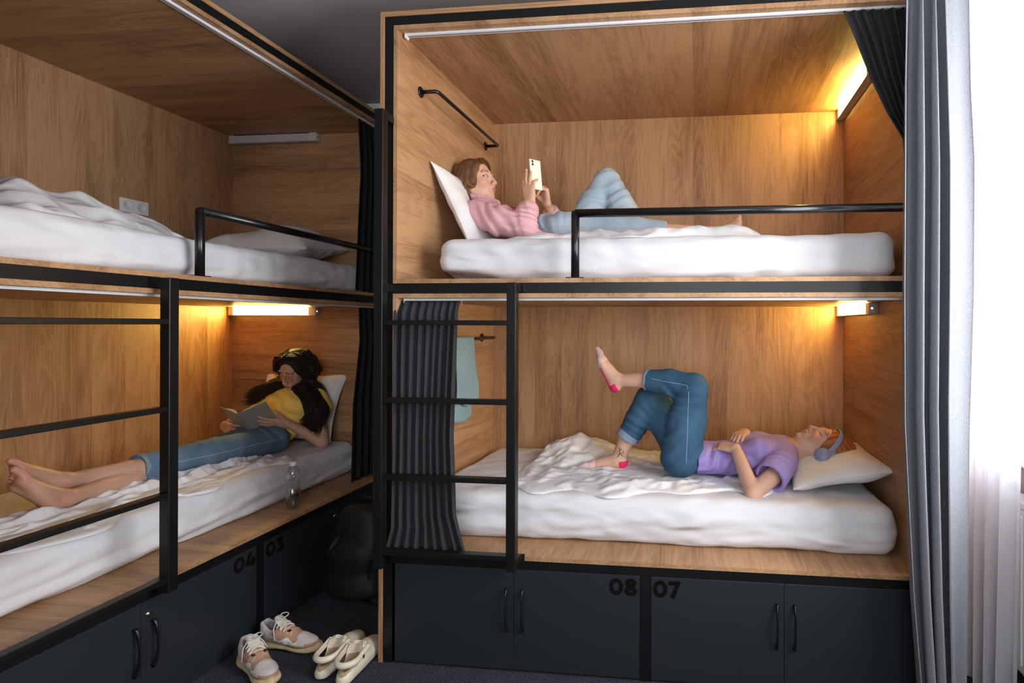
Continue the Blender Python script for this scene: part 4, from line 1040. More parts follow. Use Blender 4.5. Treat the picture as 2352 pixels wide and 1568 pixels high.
def drape(o, pts, d, off=.0008):
    me = o.data; bv = BVHTree.FromPolygons([v.co for v in me.vertices], [p.vertices for p in me.polygons]); out = []; d = Vector(d).normalized()
    for p in pts:
        h = bv.ray_cast(Vector(p)-d*.5, d)
        if h[0] is not None: out.append(h[0]-d*off)
    return out

# ================= woman with headphones, lower right bunk =================
def woman_headphones():
    Wm = empty('person', (1.17, .55, .66), 0, 'woman lying on her back in lilac t-shirt and dark jeans with crossed legs', 'person')
    off = Vector((-1.17, -.55, -.66))
    def fin(o):
        if o.parent == Wm: o.matrix_parent_inverse = Matrix.Translation(off)
        return o
    H = Head((1.790, .545, .813), (-.20, -.16, .96), (.97, -.02, .22), .97)
    s = SDF((.60, .18, .63), (1.93, .86, 1.32), .0045, [((1.67, .44, .70), (1.91, .66, .93)), ((1.27, .40, .78), (1.47, .66, .90))], .0024)
    H.sculpt(s, (1.655, .55, .785), .050)
    s.cone((1.66, .55, .78), (1.62, .55, .765), .055, .075, .03, flat=((0, 1, 0), 1.4))
    s.cone((1.60, .55, .765), (1.36, .55, .742), .076, .054, .03, flat=((0, 1, 0), 1.5)); s.cone((1.36, .55, .742), (1.16, .55, .752), .054, .068, .03, flat=((0, 1, 0), 1.6))
    s.chain([(1.61, .40, .76), (1.455, .255, .668), (1.392, .425, .818)], [.043, .035, .0225], .012); s.cone((1.455, .255, .664), (1.40, .400, .795), .034, .026, .01)
    s.chain([(1.61, .70, .76), (1.46, .82, .70), (1.450, .650, .848)], [.043, .036, .023], .012)
    hand(s, (1.392, .425, .818), (-.80, .58, .0), (.55, .72, .2), 'L', [(18, 20, 10)]*4, spread=4)
    nl = hand(s, (1.450, .648, .850), (-.42, -.88, -.02), (.86, -.42, .05), 'R', [(22, 40, 20), (24, 40, 20), (28, 42, 20), (32, 44, 18)], thumb=(.8, .5, .3), spread=6, sc=.95)
    # legs
    s.chain([(1.15, .475, .76), (1.200, .465, 1.085), (.975, .505, 1.118), (.835, .515, 1.110)], [.070, .052, .040, .030], .012)
    s.chain([(1.15, .625, .76), (.975, .615, 1.005), (.868, .605, .815), (.820, .600, .705)], [.070, .052, .042, .031], .012)
    foot(s, (.832, .515, 1.112), (.816, .512, 1.082), (-.44, 0, .90), (.90, 0, .44), (0, 1, 0), sc=.96, toes=False)
    foot(s, (.820, .600, .708), (.842, .600, .690), (-.985, 0, -.06), (-.05, 0, 1), (0, -1, 0), sc=.96, toes=False)
    def pt(P, C):
        H.paint(P, C, (.16, .06, .03), (.50, .12, .10), 'closed', blush=.4)
        for n_ in nl:
            m = ((P-n_)**2).sum(1) < .0058**2; C[m, :3] = (.72, .26, .22)
    body = fin(s.build('body', M['skin'], Wm, paint=pt, base=SK))
    # jeans
    j = SDF((.80, .34, .63), (1.30, .76, 1.22), .0045)
    j.cone((1.235, .55, .748), (1.13, .55, .758), .068, .082, .03, flat=((0, 1, 0), 1.55))
    j.chain([(1.14, .475, .765), (1.17, .462, .93), (1.195, .462, 1.085)], [.096, .088, .074], .02); j.chain([(1.190, .462, 1.088), (1.09, .482, 1.110), (.975, .505, 1.118)], [.070, .060, .048], .014)
    a = V3(.975, .505, 1.118); d = unit(V3(.975, .505, 1.118)-V3(1.09, .482, 1.110)); j.plane_cut(a, d, (.78, .40, 1.02), (1.02, .58, 1.22)); j.cone(a+d*.04, a-d*.012, .041, .044, .001, op='sub')
    j.chain([(1.14, .630, .765), (1.06, .625, .90), (.985, .615, 1.005)], [.096, .085, .074], .02); j.chain([(.98, .615, 1.005), (.925, .612, .91), (.868, .605, .815)], [.073, .066, .058], .014)
    b1 = bendfold((1.14, .46, 1.05), .0055, .045, .10, (.4, 0, 1)); b2 = bendfold((1.02, .60, .95), .0055, .045, .09, (.6, 0, 1)); b3 = bendfold((1.12, .48, .82), .006, .05, .12, (.7, 0, -.7)); b4 = bendfold((.92, .6, .88), .004, .035, .09, (.5, 0, 1))
    j.disp(folds(71, .0022, (10, 26), (1.3, 1, .8))); j.disp(lambda x, y, z: b1(x, y, z)+b2(x, y, z)+b3(x, y, z)+b4(x, y, z))
    a = V3(.975, .505, 1.118); d = unit(V3(.975, .505, 1.118)-V3(1.09, .482, 1.110)); 
    a2 = V3(.868, .605, .815); d2 = unit(a2-V3(.925, .612, .91)); j.plane_cut(a2, d2, (.78, .50, .70), (.97, .72, .88))
    j.cone(a2+d2*.04, a2-d2*.012, .050, .053, .001, op='sub')
    jo = fin(j.build('jeans', M['denim_dark'], Wm, smooth_it=2))
    for A, dd, r in ((a, d, .0505), (a2, d2, .0600)):
        c = SDF(A-.09, A+.09, .003); c.cone(A-dd*.030, A+dd*.003, r, r+.001, .001); c.plane_cut(A+dd*.004, dd); c.plane_cut(A-dd*.031, -dd); c.cone(A-dd*.06, A+dd*.04, r-.0055, r-.0050, .001, op='sub')
        n_ = make_noise(3, 6, (30, 60)); c.disp(lambda x, y, z: .0008*n_(x, y, z)); o = fin(c.build('turned_up_cuff', M['cuff_grey'], jo, label='pale turned-up jeans cuff')); 
    ln = [(1.075+.0*t, .3, 1.122-.012*t) for t in ()]
    seam = drape(jo, [(1.00+.17*t, .2, 1.130-.025*t) for t in np.linspace(0, 1, 24)]+[(1.178-.010*t, .2, 1.09-.34*t) for t in np.linspace(.05, 1, 40)], (0, 1, 0))
    st = MB(); st.tube(seam, .0011, 5); fin(st.build('side_seam', M['stitch'], jo))
    # t-shirt
    t = SDF((1.19, .20, .63), (1.70, .84, .92), .0042)
    t.cone((1.22, .55, .748), (1.36, .55, .745), .074, .070, .02, flat=((0, 1, 0), 1.9)); t.cone((1.36, .55, .745), (1.60, .55, .770), .070, .085, .02, flat=((0, 1, 0), 1.7))
    for y in (.475, .625): t.ell((1.505, y, .815), (.066, .062, .042), k=.03)
    t.cone((1.60, .41, .765), (1.525, .305, .715), .062, .072, .025); t.cone((1.60, .69, .765), (1.54, .79, .72), .062, .068, .025)
    t.cone((1.62, .48, .785), (1.65, .62, .785), .05, .05, .03)
    dl = unit(V3(1.525, .305, .715)-V3(1.60, .41, .765)); t.plane_cut((1.53, .312, .718), dl, (1.40, .18, .6), (1.62, .37, .84)); t.cone((1.575, .375, .752), (1.49, .26, .69), .048, .066, .002, op='sub')
    t.plane_cut((1.222, .55, .76), (-1, 0, .12)); t.cone((1.19, .55, .750), (1.240, .55, .75), .064, .056, .002, flat=((0, 1, 0), 1.85), op='sub')
    H2 = V3(1.690, .547, .80); t.cone((1.665, .55, .812), (1.72, .545, .835), .048, .058, .006, op='sub')
    w1 = bendfold((1.36, .42, .80), .006, .055, .14, (.6, .3, -.7)); w2 = bendfold((1.55, .40, .77), .005, .04, .08, (.5, .7, .3)); t.disp(folds(81, .0030, (10, 26), (1, .6, 1))); t.disp(lambda x, y, z: w1(x, y, z)+w2(x, y, z))
    fin(t.build('t_shirt', M['lilac'], Wm, smooth_it=2))
    # socks: pink toe, crimson heel
    for A, D, U_, B_ in (((.816, .512, 1.082), (-.44, 0, .90), (.90, 0, .44), (0, 1, 0)), ((.842, .600, .690), (-.985, 0, -.06), (-.05, 0, 1), (0, -1, 0))):
        A = V3(*A); D = unit(D); U_ = unit(U_); B_ = V3(*B_)
        k_ = SDF(A-.26, A+.26, .004); 
        # same foot, one millimetre and a half larger
        foot(k_, A+U_*.02, A, D, U_, B_, sc=.97, toes=False); k_.D -= .0018
        sl, X, Y, Z = k_.block((-9,)*3, (9,)*3); x, y, z = X-A[0], Y-A[1], Z-A[2]
        dd = x*D[0]+y*D[1]+z*D[2]; uu = x*U_[0]+y*U_[1]+z*U_[2]
        # keep: toes (dd>.115) , sole strip low, heel cup
        keep = np.minimum(np.minimum(.128-dd+.35*np.clip(-uu, -1, 0)*0, uu+.012+.0*dd), np.maximum(dd-.012, uu-.016)+0*x)
        k_.D = np.maximum(k_.D, keep.astype(np.float32))
        def sp(P, C, A=A, D=D):
            q = (P-A)@D; m = q > .112; C[m, :3] = (.66, .46, .44)
        fin(k_.build('sock', M['sock'], Wm, paint=sp, base=(.75, .015, .12), smooth_it=2, label='pink toe and crimson heel footie sock'))
    # tattoo above the far ankle
    tp = []
    def st_(pts): tp.append(drape(body, [(.838+x, .3, .735+z) for x, z in pts], (0, 1, 0), .0006))
    S = 1.0
    st_([(-.004+.004*math.sin(4*a), .042-.050*a) for a in np.linspace(0, 1, 14)])
    for cx, cz, r, ph in ((.006, .022, .010, .2), (-.006, .014, .008, 1), (.012, .012, .007, 2), (.0, .034, .006, 0)): st_([(cx+r*math.cos(a)*(1+.3*math.cos(3*a+ph)), cz+r*.8*math.sin(a)*(1+.3*math.sin(2*a))) for a in np.linspace(0, 6.28, 22)])
    st_([(-.012, .0), (-.002, .008), (.010, .002), (.018, -.006)]); st_([(.0, .012), (.010, .0), (.014, -.008)])
    st_([(-.020, -.012), (-.012, -.004), (-.004, .006)])
    tb = MB()
    for q in tp:
        if len(q) > 2: tb.tube(q, .0008, 5)
    fin(tb.build('ankle_tattoo', M['slot'], body, label='dark line tattoo above the ankle'))
    # hair
    g = SDF((1.66, .38, .66), (1.98, .72, .95), .0034)
    g.ell(H.p(0, -.022, .038), (.084, .099, .093), H.R, .001); g.ell(H.p(0, -.05, .05), (.080, .090, .090), H.R, .02); g.cone(H.p(0, -.06, .06), (1.915, .55, .80), .07, .040, .03)
    g.cone(H.p(-.04, -.06, -.03), (1.705, .45, .725), .045, .028, .02); g.cone(H.p(.04, -.06, -.03), (1.72, .63, .72), .045, .028, .02)
    g.ell(H.p(0, .078, -.035), (.066, .082, .098), H.R, .012, 'sub')
    g.disp(lambda x, y, z: .0016*np.sin(260*(H.loc(np.stack([x, y, z], -1))[:, 0]*1.0+.25*np.sin(20*H.loc(np.stack([x, y, z], -1))[:, 2]))))
    gi = (.36, .105, .028)
    ho = fin(g.build('hair', M['hair'], Wm, paint=lambda P, C: C.__setitem__((slice(None), slice(0, 3)), np.array(gi)*(1+.35*np.sin(H.loc(P)[:, :1]*300+3*np.sin(H.loc(P)[:, 2:3]*40)))), base=gi, smooth_it=1))
    rr = np.random.RandomState(4); cv = []
    for i in range(210):
        a = rr.uniform(-1.45, 1.45); w = rr.uniform(0, 1)
        p0 = H.p(.080*math.sin(a), .042*math.cos(a)-.005+.01*w, .045+.075*math.cos(a)*1.0)
        p1 = H.p(.088*math.sin(a)*1.02, -.02, .040+.088*math.cos(a)); p2 = H.p(.080*math.sin(a), -.075, .035+.07*math.cos(a))
        e = V3(1.90+rr.normal()*.03, .55+rr.normal()*.05, .79+rr.normal()*.012) if abs(a) < .9 else V3(1.72+rr.normal()*.03, .55+np.sign(a)*H.r[1]*.10+rr.normal()*.015, .715+rr.normal()*.012)
        cv.append(spline([p0, p1, p2, e], 16))
    fin(strands(None, 'hair_strand', ho, cv, gi, .35, 5, .0018))
    # headphones
    hp = empty('headphones', tuple(H.p(0, 0, 0)), 0, 'lavender grey over-ear headphones worn by the woman in lilac', 'headphones')
    oi = Vector(H.p(0, 0, 0)); 
    def f2(o):
        if o.parent == hp: o.matrix_parent_inverse = Matrix.Translation(-oi)
        return o
    M['phones'] = simple('lavender_grey_plastic', (.25, .29, .42), .45, bump=.03, scale=300); M['cush'] = simple('lavender_ear_cushion', (.30, .34, .47), .7)
    b = MB(); th = np.linspace(-1.62, 1.62, 40); P = [H.p(.0985*math.sin(a), -.008+.062*max(0, math.cos(a)), .002+.106*math.cos(a)) for a in th]
    b.tube(P, .0125, 12, flat=(.32, 1) if False else None) if False else None
    # flat band: sweep a rounded strip, wide along the head's front axis
    bb = SDF(H.c-.19, H.c+.19, .003); bb.chain(P[::2]+[P[-1]], [.0044]*(len(P[::2])+1), .002, flat=(H.f*.85-H.u*.5, 3.1)); f2(bb.build('headband', M['phones'], hp, smooth_it=2))
    for g_ in (1, -1):
        m = SDF(H.c-.19, H.c+.19, .0028); m.cone(H.p(g_*.098, -.008, -.010), H.p(g_*.108, -.008, -.010), .034, .031, .003); m.ell(H.p(g_*.104, -.008, -.010), (.016, .038, .038), H.R, .004)
        m.cone(H.p(g_*.1035, .010, .012), H.p(g_*.0975, -.004, .048), .006, .006, .003); m.cone(H.p(g_*.1035, -.028, .012), H.p(g_*.0975, -.018, .048), .006, .006, .003)
        o = f2(m.build('ear_cup', M['phones'], hp, smooth_it=2))
        c = SDF(H.c-.16, H.c+.16, .0028); c.ell(H.p(g_*.086, -.008, -.010), (.013, .036, .036), H.R, .002); f2(c.build('ear_cushion', M['cush'], o, smooth_it=2))
woman_headphones()

# ================= woman with phone, upper right bunk =================
def woman_phone():
    Wm = empty('person', (.50, .50, 1.77), 0, 'woman reclining on a propped pillow in pink shirt and light jeans, holding a phone', 'person')
    off = Vector((-.50, -.50, -1.77))
    def fin(o):
        if o.parent == Wm: o.matrix_parent_inverse = Matrix.Translation(off)
        return o
    H = Head((.108, .545, 2.094), (.95, -.13, .17), (-.18, -.05, .98), .96)
    s = SDF((.0, .27, 1.70), (1.50, .84, 2.24), .0045, [((.00, .44, 1.98), (.23, .68, 2.24)), ((.36, .40, 1.94), (.50, .64, 2.15))], .0020)
    H.sculpt(s, (.135, .545, 1.965), .047)
    s.cone((.135, .55, 1.965), (.175, .54, 1.935), .05, .065, .03, flat=((0, 1, 0), 1.5)); s.cone((.19, .535, 1.905), (.40, .51, 1.845), .070, .062, .03, flat=((0, 1, 0), 1.6)); s.cone((.40, .51, 1.845), (.56, .51, 1.835), .058, .062, .03, flat=((0, 1, 0), 1.6))
    s.chain([(.185, .395, 1.895), (.425, .335, 1.838), (.415, .450, 1.965)], [.040, .033, .0215], .012)
    s.chain([(.205, .675, 1.905), (.49, .735, 1.885), (.457, .600, 1.985)], [.040, .033, .0215], .012)
    n1 = hand(s, (.415, .450, 1.960), (-.12, .05, 1), (-.9, .35, 0), 'R', [(8, 10, 6), (3, 8, 5), (6, 10, 6), (22, 26, 14)], thumb=(.35, .8, .5), spread=3.5, sc=.93)
    n2 = hand(s, (.457, .597, 1.985), (-.10, -.28, .95), (-.65, .70, .1), 'L', [(48, 55, 25), (58, 55, 25), (66, 55, 22), (74, 50, 20)], thumb=(.5, .7, .6), spread=3, sc=.93)
    s.chain([(.58, .425, 1.835), (.93, .425, 1.812), (1.28, .435, 1.795), (1.350, .44, 1.80)], [.062, .048, .038, .028], .012)
    s.chain([(.615, .600, 1.845), (.750, .640, 2.095), (.868, .628, 1.925), (.90, .62, 1.80)], [.060, .048, .036, .030], .012)
    foot(s, (1.350, .44, 1.80), (1.385, .44, 1.782), (.20, 0, .98), (-.98, 0, .20), (0, 1, 0), sc=.48, toes=True)
    foot(s, (.90, .62, 1.80), (.885, .62, 1.782), (1, 0, .05), (0, 0, 1), (0, -1, 0), sc=.9)
    def pt(P, C):
        H.paint(P, C, (.22, .11, .06), (.55, .17, .15), 'open', (.16, .22, .26), blush=.45)
        for i, n_ in enumerate(n1):
            m = ((P-n_)**2).sum(1) < .0068**2; C[m, :3] = (.80, .68, .68)
        for n_ in n2:
            m = ((P-n_)**2).sum(1) < .0072**2; C[m, :3] = (.80, .55, .04)
    fin(s.build('body', M['skin'], Wm, paint=pt, base=(.64, .375, .255)))
    # jeans
    j = SDF((.38, .30, 1.70), (1.12, .80, 2.22), .0045)
    j.cone((.425, .51, 1.845), (.58, .51, 1.838), .068, .076, .03, flat=((0, 1, 0), 1.6)); j.chain([(.58, .425, 1.835), (.93, .425, 1.812), (1.08, .430, 1.80)], [.076, .066, .060], .02)
    j.chain([(.615, .60, 1.845), (.685, .625, 1.985), (.755, .640, 2.105)], [.075, .070, .064], .02); j.chain([(.758, .640, 2.105), (.82, .632, 2.00), (.868, .628, 1.925)], [.068, .066, .064], .015)
    bA = bendfold((.76, .6, 2.02), .006, .05, .12, (-.3, .2, 1)); bB = bendfold((.50, .45, 1.87), .006, .04, .10, (1, 0, .2)); j.disp(folds(91, .0025, (10, 26), (1, 1, 1))); j.disp(lambda x, y, z: bA(x, y, z)+bB(x, y, z))
    a2 = V3(.868, .628, 1.925); d2 = unit(V3(.868, .628, 1.925)-V3(.758, .640, 2.105)); j.plane_cut(a2, d2, (.76, .5, 1.78), (1.0, .76, 2.02)); j.cone(a2+d2*.05, a2-d2*.03, .058, .055, .002, op='sub'); j.plane_cut((1.075, .43, 1.8), (1, 0, 0), (1.0, .3, 1.7), (1.2, .56, 1.9))
    j.cone((.38, .51, 1.858), (.445, .51, 1.852), .064, .062, .002, flat=((0, 1, 0), 1.6), op='sub')
    jo = fin(j.build('jeans', M['denim_light'], Wm, smooth_it=2))
    st = MB(); 
    q = drape(jo, [(.78+.055*t, .3, 2.03-.11*t-.02*math.sin(3*t)) for t in np.linspace(0, 1, 20)], (0, 1, 0))
    if len(q) > 3: st.tube(q, .0012, 5)
    q = drape(jo, [(.46+.55*t, .2, 1.835-.02*t) for t in np.linspace(0, 1, 40)], (0, 1, 0))
    if len(q) > 3: st.tube(q, .0012, 5)
    fin(st.build('side_seam', M['stitch'], jo))
    # crimson top under the open shirt
    r_ = SDF((.12, .36, 1.80), (.50, .74, 2.02), .004); r_.cone((.235, .545, 1.905), (.40, .52, 1.855), .074, .066, .02, flat=((0, 1, 0), 1.5)); r_.ell((.255, .60, 1.940), (.055, .05, .035), k=.02); r_.ell((.255, .49, 1.935), (.055, .05, .035), k=.02)
    r_.ell((.300, .530, 1.920), (.068, .060, .036), k=.02); r_.plane_cut((.215, .54, 1.94), unit((-1, 0, .55))); fin(r_.build('top', M['red'], Wm))
    # shirt
    t = SDF((.06, .24, 1.72), (.62, .86, 2.03), .004)
    t.cone((.185, .535, 1.905), (.40, .515, 1.850), .080, .074, .02, flat=((0, 1, 0), 1.62)); t.ell((.26, .455, 1.915), (.065, .06, .040), k=.03); t.ell((.26, .62, 1.93), (.065, .06, .045), k=.03)
    t.cone((.155, .47, 1.955), (.165, .62, 1.96), .040, .040, .03)
    t.chain([(.175, .405, 1.905), (.30, .355, 1.860), (.425, .335, 1.832)], [.064, .064, .054], .02); t.chain([(.425, .335, 1.835), (.418, .395, 1.905), (.415, .425, 1.935)], [.052, .044, .042], .015)
    t.chain([(.205, .675, 1.905), (.36, .72, 1.885), (.49, .735, 1.885)], [.062, .058, .050], .02); t.chain([(.49, .735, 1.885), (.472, .66, 1.938), (.463, .63, 1.962)], [.046, .040, .038], .012)
    dR = unit(V3(.415, .450, 1.965)-V3(.418, .395, 1.905)); t.plane_cut((.416, .422, 1.933), dR, (.34, .33, 1.885), (.50, .52, 2.0)); dL = unit(V3(.457, .60, 1.985)-V3(.472, .66, 1.938)); t.plane_cut((.464, .628, 1.963), dL, (.40, .55, 1.90), (.54, .69, 2.02))
    # flap of shirt tail on the bed
    t.cone((.44, .38, 1.790), (.58, .355, 1.782), .020, .008, .02, flat=((0, 1, 0), 3)); t.cone((.44, .36, 1.80), (.50, .34, 1.79), .03, .012, .02)
    # open front
    t.ell((.300, .520, 1.962), (.075, .070, .036), k=.006, op='sub'); t.ell((.335, .565, 1.975), (.125, .050, .060), np.array([[.95, 0, -.3], [0, 1, 0], [.3, 0, .95]]), k=.006, op='sub'); t.ell((.155, .56, 2.03), (.07, .06, .07), k=.008, op='sub')
    wA = bendfold((.30, .37, 1.87), .007, .05, .13, (.8, .1, .5)); wB = bendfold((.42, .34, 1.86), .007, .032, .07, (.1, .3, 1)); t.disp(folds(95, .0040, (12, 30), (1, .7, 1))); t.disp(lambda x, y, z: wA(x, y, z)+wB(x, y, z))
    so_ = fin(t.build('shirt', M['pink'], Wm, smooth_it=2))
    for A, dd, r in ((V3(.416, .422, 1.933), dR, .0425), (V3(.464, .628, 1.963), dL, .037)):
        c = SDF(A-.10, A+.10, .003); c.cone(A-dd*.042, A+dd*.004, r+.003, r+.001, .001); c.plane_cut(A+dd*.006, dd); c.plane_cut(A-dd*.045, -dd); c.cone(A-dd*.08, A+dd*.05, r-.004, r-.003, .001, op='sub'); n_ = make_noise(8, 6, (30, 60)); c.disp(lambda x, y, z: .0014*n_(x, y, z)); fin(c.build('rolled_cuff', M['pink'], so_))
    cl = MB(); 
    c = SDF((.05, .40, 1.92), (.30, .72, 2.04), .003)
    for sg, ym in ((-1, .478), (1, .612)):
        c.chain([(.098, ym+.012*(-sg), 2.006), (.150, ym, 2.000), (.200, ym+.006*sg, 1.990), (.262, ym+.020*sg, 1.962)], [.0050]*4, .004, flat=((.15, -.45*sg, -1), 4.0))
    fin(c.build('collar', M['pink'], so_, smooth_it=2))
    # hair
    hb = (.135, .060, .026)
    g = SDF((-.02, .38, 1.93), (.26, .74, 2.25), .0034)
    g.ell(H.p(0, -.020, .036), (.079, .094, .087), H.R, .001); g.cone(H.p(-.055, -.055, .02), (.075, .475, 1.985), .040, .028, .02) ; g.cone(H.p(.050, -.045, .01), (.130, .665, 1.985), .050, .032, .02); g.cone(H.p(0, -.07, .02), (.06, .58, 1.97), .05, .04, .03)
    g.cone(H.p(.062, -.0, -.01), (.165, .650, 1.995), .030, .022, .02); g.cone(H.p(-.062, .005, .02), (.085, .472, 2.0), .018, .016, .02)
    g.ell(H.p(0, .080, -.032), (.064, .080, .096), H.R, .012, 'sub'); g.ell(H.p(.0, .09, .04), (.05, .05, .045), H.R, .012, 'sub')
    hl = lambda x, y, z: H.loc(np.stack([x, y, z], -1))
    g.disp(lambda x, y, z: .0015*np.sin(230*hl(x, y, z)[:, 1]+150*hl(x, y, z)[:, 0]+2*np.sin(16*hl(x, y, z)[:, 2])))
    ho = fin(g.build('hair', M['hair'], Wm, base=hb, smooth_it=1, paint=lambda P, C: C.__setitem__((slice(None), slice(0, 3)), np.array(hb)*(1+.35*np.sin(H.loc(P)[:, 1:2]*260+H.loc(P)[:, :1]*150)))))
    rr = np.random.RandomState(6); cv = []
    for i in range(420):
        sd = -1 if i % 3 else 1; a = rr.uniform(0, 1) if sd < 0 else rr.uniform(.35, 1); q = rr.uniform(-.2, 1)
        p0 = H.p(sd*.006, .055-.12*a, .118-.030*(a-.3)**2); p1 = H.p(sd*.060, .058-.125*a, .088); p2 = H.p(sd*.086, .040-.12*a, .010)
        p3 = H.p(sd*.082, .010-.10*a, -.075); p4 = (V3(.055+.07*(1-a), .465-.01*q, 1.965+.02*rr.rand()) if sd < 0 else V3(.10+.08*(1-a), .66, 1.985))+rr.normal(size=3)*.006
        cv.append(spline([p0, p1, p2, p3, p4], 20)+rr.normal(size=3)*.002)
    fin(strands(None, 'hair_strand', ho, cv, (.17, .080, .034), .4, 9, .0017))
    # phone
    n_ = unit((.86, -.50, .05)); u_ = unit(V3(-.17, .02, .98)-n_*(n_@V3(-.17, .02, .98))); w_ = np.cross(u_, n_); c0 = V3(.427, .500, 2.112)
    ph = empty('smartphone', tuple(c0), 0, 'white smartphone held up in both hands by the woman in pink', 'phone'); Mx = Matrix([list(w_), list(u_), list(n_)]).transposed().to_4x4()
    M['phw'] = simple('white_phone_glass', (.76, .72, .68), .25); M['screen'] = simple('dark_phone_screen', (.02, .02, .025), .1)
    b = MB(); b.box(-.0355, .0355, -.073, .073, -.004, .004, .0035); b.build('phone_body', M['phw'], ph, xf=Mx)
    b = MB(); b.box(-.033, .033, -.070, .070, -.0046, -.0041); b.build('screen', M['screen'], ph, xf=Mx)
    b = MB(); b.box(-.032, -.008, .040, .068, .0041, .0056, .001); o = b.build('camera_bump', M['phw'], ph, xf=Mx)
    for yy in (.047, .061):
        b = MB(); b.lathe([(.0058, .0056), (.0058, .0068), (0, .0068)], seg=20, c=(-.020, yy, 0)); b.build('camera_lens', M['dark'], o, xf=Mx)
woman_phone()

# ================= reading woman, lower left bunk =================
def woman_reading():
    Wm = empty('person', (-1.22, .74, .66), 0, 'woman in yellow t-shirt and blue jeans leaning on a pillow and reading', 'person')
    off = Vector((1.22, -.74, -.66))
    def fin(o):
        if o.parent == Wm: o.matrix_parent_inverse = Matrix.Translation(off)
        return o
    H = Head((-1.170, .925, 1.098), (-.10, -.89, -.42), (.10, -.38, .92), .95)
    s = SDF((-1.58, -.48, .62), (-.92, 1.10, 1.24), .0045, [((-1.28, .78, .97), (-1.06, 1.05, 1.22)), ((-1.55, .66, .74), (-1.08, .86, .87))], .0024)
    H.sculpt(s, (-1.185, .975, .985), .046)
    s.cone((-1.19, .975, .985), (-1.20, .965, .945), .048, .065, .03, flat=((1, 0, 0), 1.5)); s.cone((-1.205, .955, .92), (-1.215, .83, .78), .074, .064, .03, flat=((1, 0, 0), 1.6)); s.cone((-1.215, .83, .78), (-1.225, .73, .735), .058, .062, .03, flat=((1, 0, 0), 1.6))
    s.chain([(-1.055, .965, .925), (-.985, .905, .685), (-1.100, .780, .812)], [.041, .035, .023], .012)
    s.chain([(-1.36, .965, .930), (-1.55, .88, .74), (-1.475, .755, .795)], [.041, .034, .022], .012)
    n1 = hand(s, (-1.100, .780, .812), (-.75, -.65, .08), (.358, -.306, .87), 'L', [(10, 16, 8), (14, 18, 8), (18, 20, 10), (22, 22, 10)], thumb=(.8, .5, -.1), spread=7, sc=.95)
    n2 = hand(s, (-1.475, .755, .795), (.80, -.52, -.10), (.05, .2, 1), 'R', [(12, 30, 15), (16, 30, 15), (20, 32, 15), (24, 32, 14)], thumb=(.8, .5, .1), spread=5, sc=.92)
    s.chain([(-1.15, .73, .732), (-1.19, .33, .742), (-1.250, .02, .738), (-1.276, -.195, .752)], [.066, .050, .042, .030], .012)
    s.chain([(-1.29, .73, .728), (-1.285, .32, .715), (-1.235, .02, .702), (-1.200, -.25, .702)], [.066, .052, .042, .030], .012)
    foot(s, (-1.276, -.195, .752), (-1.280, -.232, .742), (-.18, -.70, .69), (-.05, .55, .62), (.9, 0, .45), sc=.90)
    foot(s, (-1.200, -.25, .702), (-1.196, -.306, .694), (-.22, -.56, .80), (-.35, .80, .40), (.9, .15, .2), sc=.92)
    def pt(P, C):
        H.paint(P, C, (.04, .022, .018), (.42, .12, .10), 'closed', blush=.2)
        L = P-V3(-1.196, -.306, .694); D = unit((-.22, -.56, .80)); q = L@D
        m = (P[:, 1] < -.2); w = np.clip((q-.10)/.05, 0, 1)*m*.4; w = np.maximum(w, np.exp(-(q/.03)**2)*m*.3); C[:, :3] = C[:, :3]*(1-w[:, None])+np.array([.62, .22, .15])*w[:, None]
        for n_ in n1+n2:
            mm = ((P-n_)**2).sum(1) < .0055**2; C[mm, :3] = (.66, .36, .28)
    body = fin(s.build('body', M['skin'], Wm, paint=pt, base=(.56, .33, .235)))
    # plaster round a toe
    # jeans
    j = SDF((-1.47, .03, .62), (-1.02, .90, .90), .0045)
    j.cone((-1.215, .835, .775), (-1.225, .73, .732), .062, .070, .03, flat=((1, 0, 0), 1.55)); j.chain([(-1.145, .73, .732), (-1.19, .34, .742), (-1.247, .055, .738)], [.073, .060, .054], .02); j.chain([(-1.30, .73, .728), (-1.285, .34, .716), (-1.24, .06, .702)], [.072, .058, .050], .02)
    bA = bendfold((-1.16, .70, .80), .004, .06, .12, (.9, 1, .5)); bB = bendfold((-1.2, .36, .78), .003, .08, .14, (.8, 1, .3)); j.disp(folds(101, .0032, (10, 26), (1, .7, 1))); j.disp(lambda x, y, z: bA(x, y, z)+bB(x, y, z))
    j.plane_cut((-1.2, .06, .76), (0, -1, 0)); jo = fin(j.build('jeans', M['denim_mid'], Wm, smooth_it=2))
    for A, dd, r in ((V3(-1.247, .070, .738), unit((-.12, -1, .02)), .0595), (V3(-1.243, .075, .702), unit((.1, -1, -.03)), .052)):
        c = SDF(A-.11, A+.11, .0035); c.cone(A-dd*.050, A+dd*.010, r, r+.002, .001); c.plane_cut(A+dd*.010, dd); c.plane_cut(A-dd*.052, -dd); c.cone(A-dd*.08, A+dd*.05, r-.009, r-.006, .001, op='sub'); fin(c.build('turned_up_cuff', M['cuff_grey'], jo, label='pale turned-up jeans cuff'))
    q = drape(jo, [(-.9, .72-.60*t, .745-.004*t) for t in np.linspace(0, 1, 40)], (-1, 0, 0)); st = MB(); st.tube(q, .0013, 5); fin(st.build('side_seam', M['stitch'], jo))
    # t-shirt
    t = SDF((-1.47, .72, .66), (-.93, 1.06, 1.04), .0042)
    t.cone((-1.205, .955, .92), (-1.215, .82, .772), .088, .082, .02, flat=((1, 0, 0), 1.55)); t.ell((-1.145, .895, .905), (.058, .052, .052), k=.03); t.ell((-1.275, .895, .905), (.058, .052, .052), k=.03)
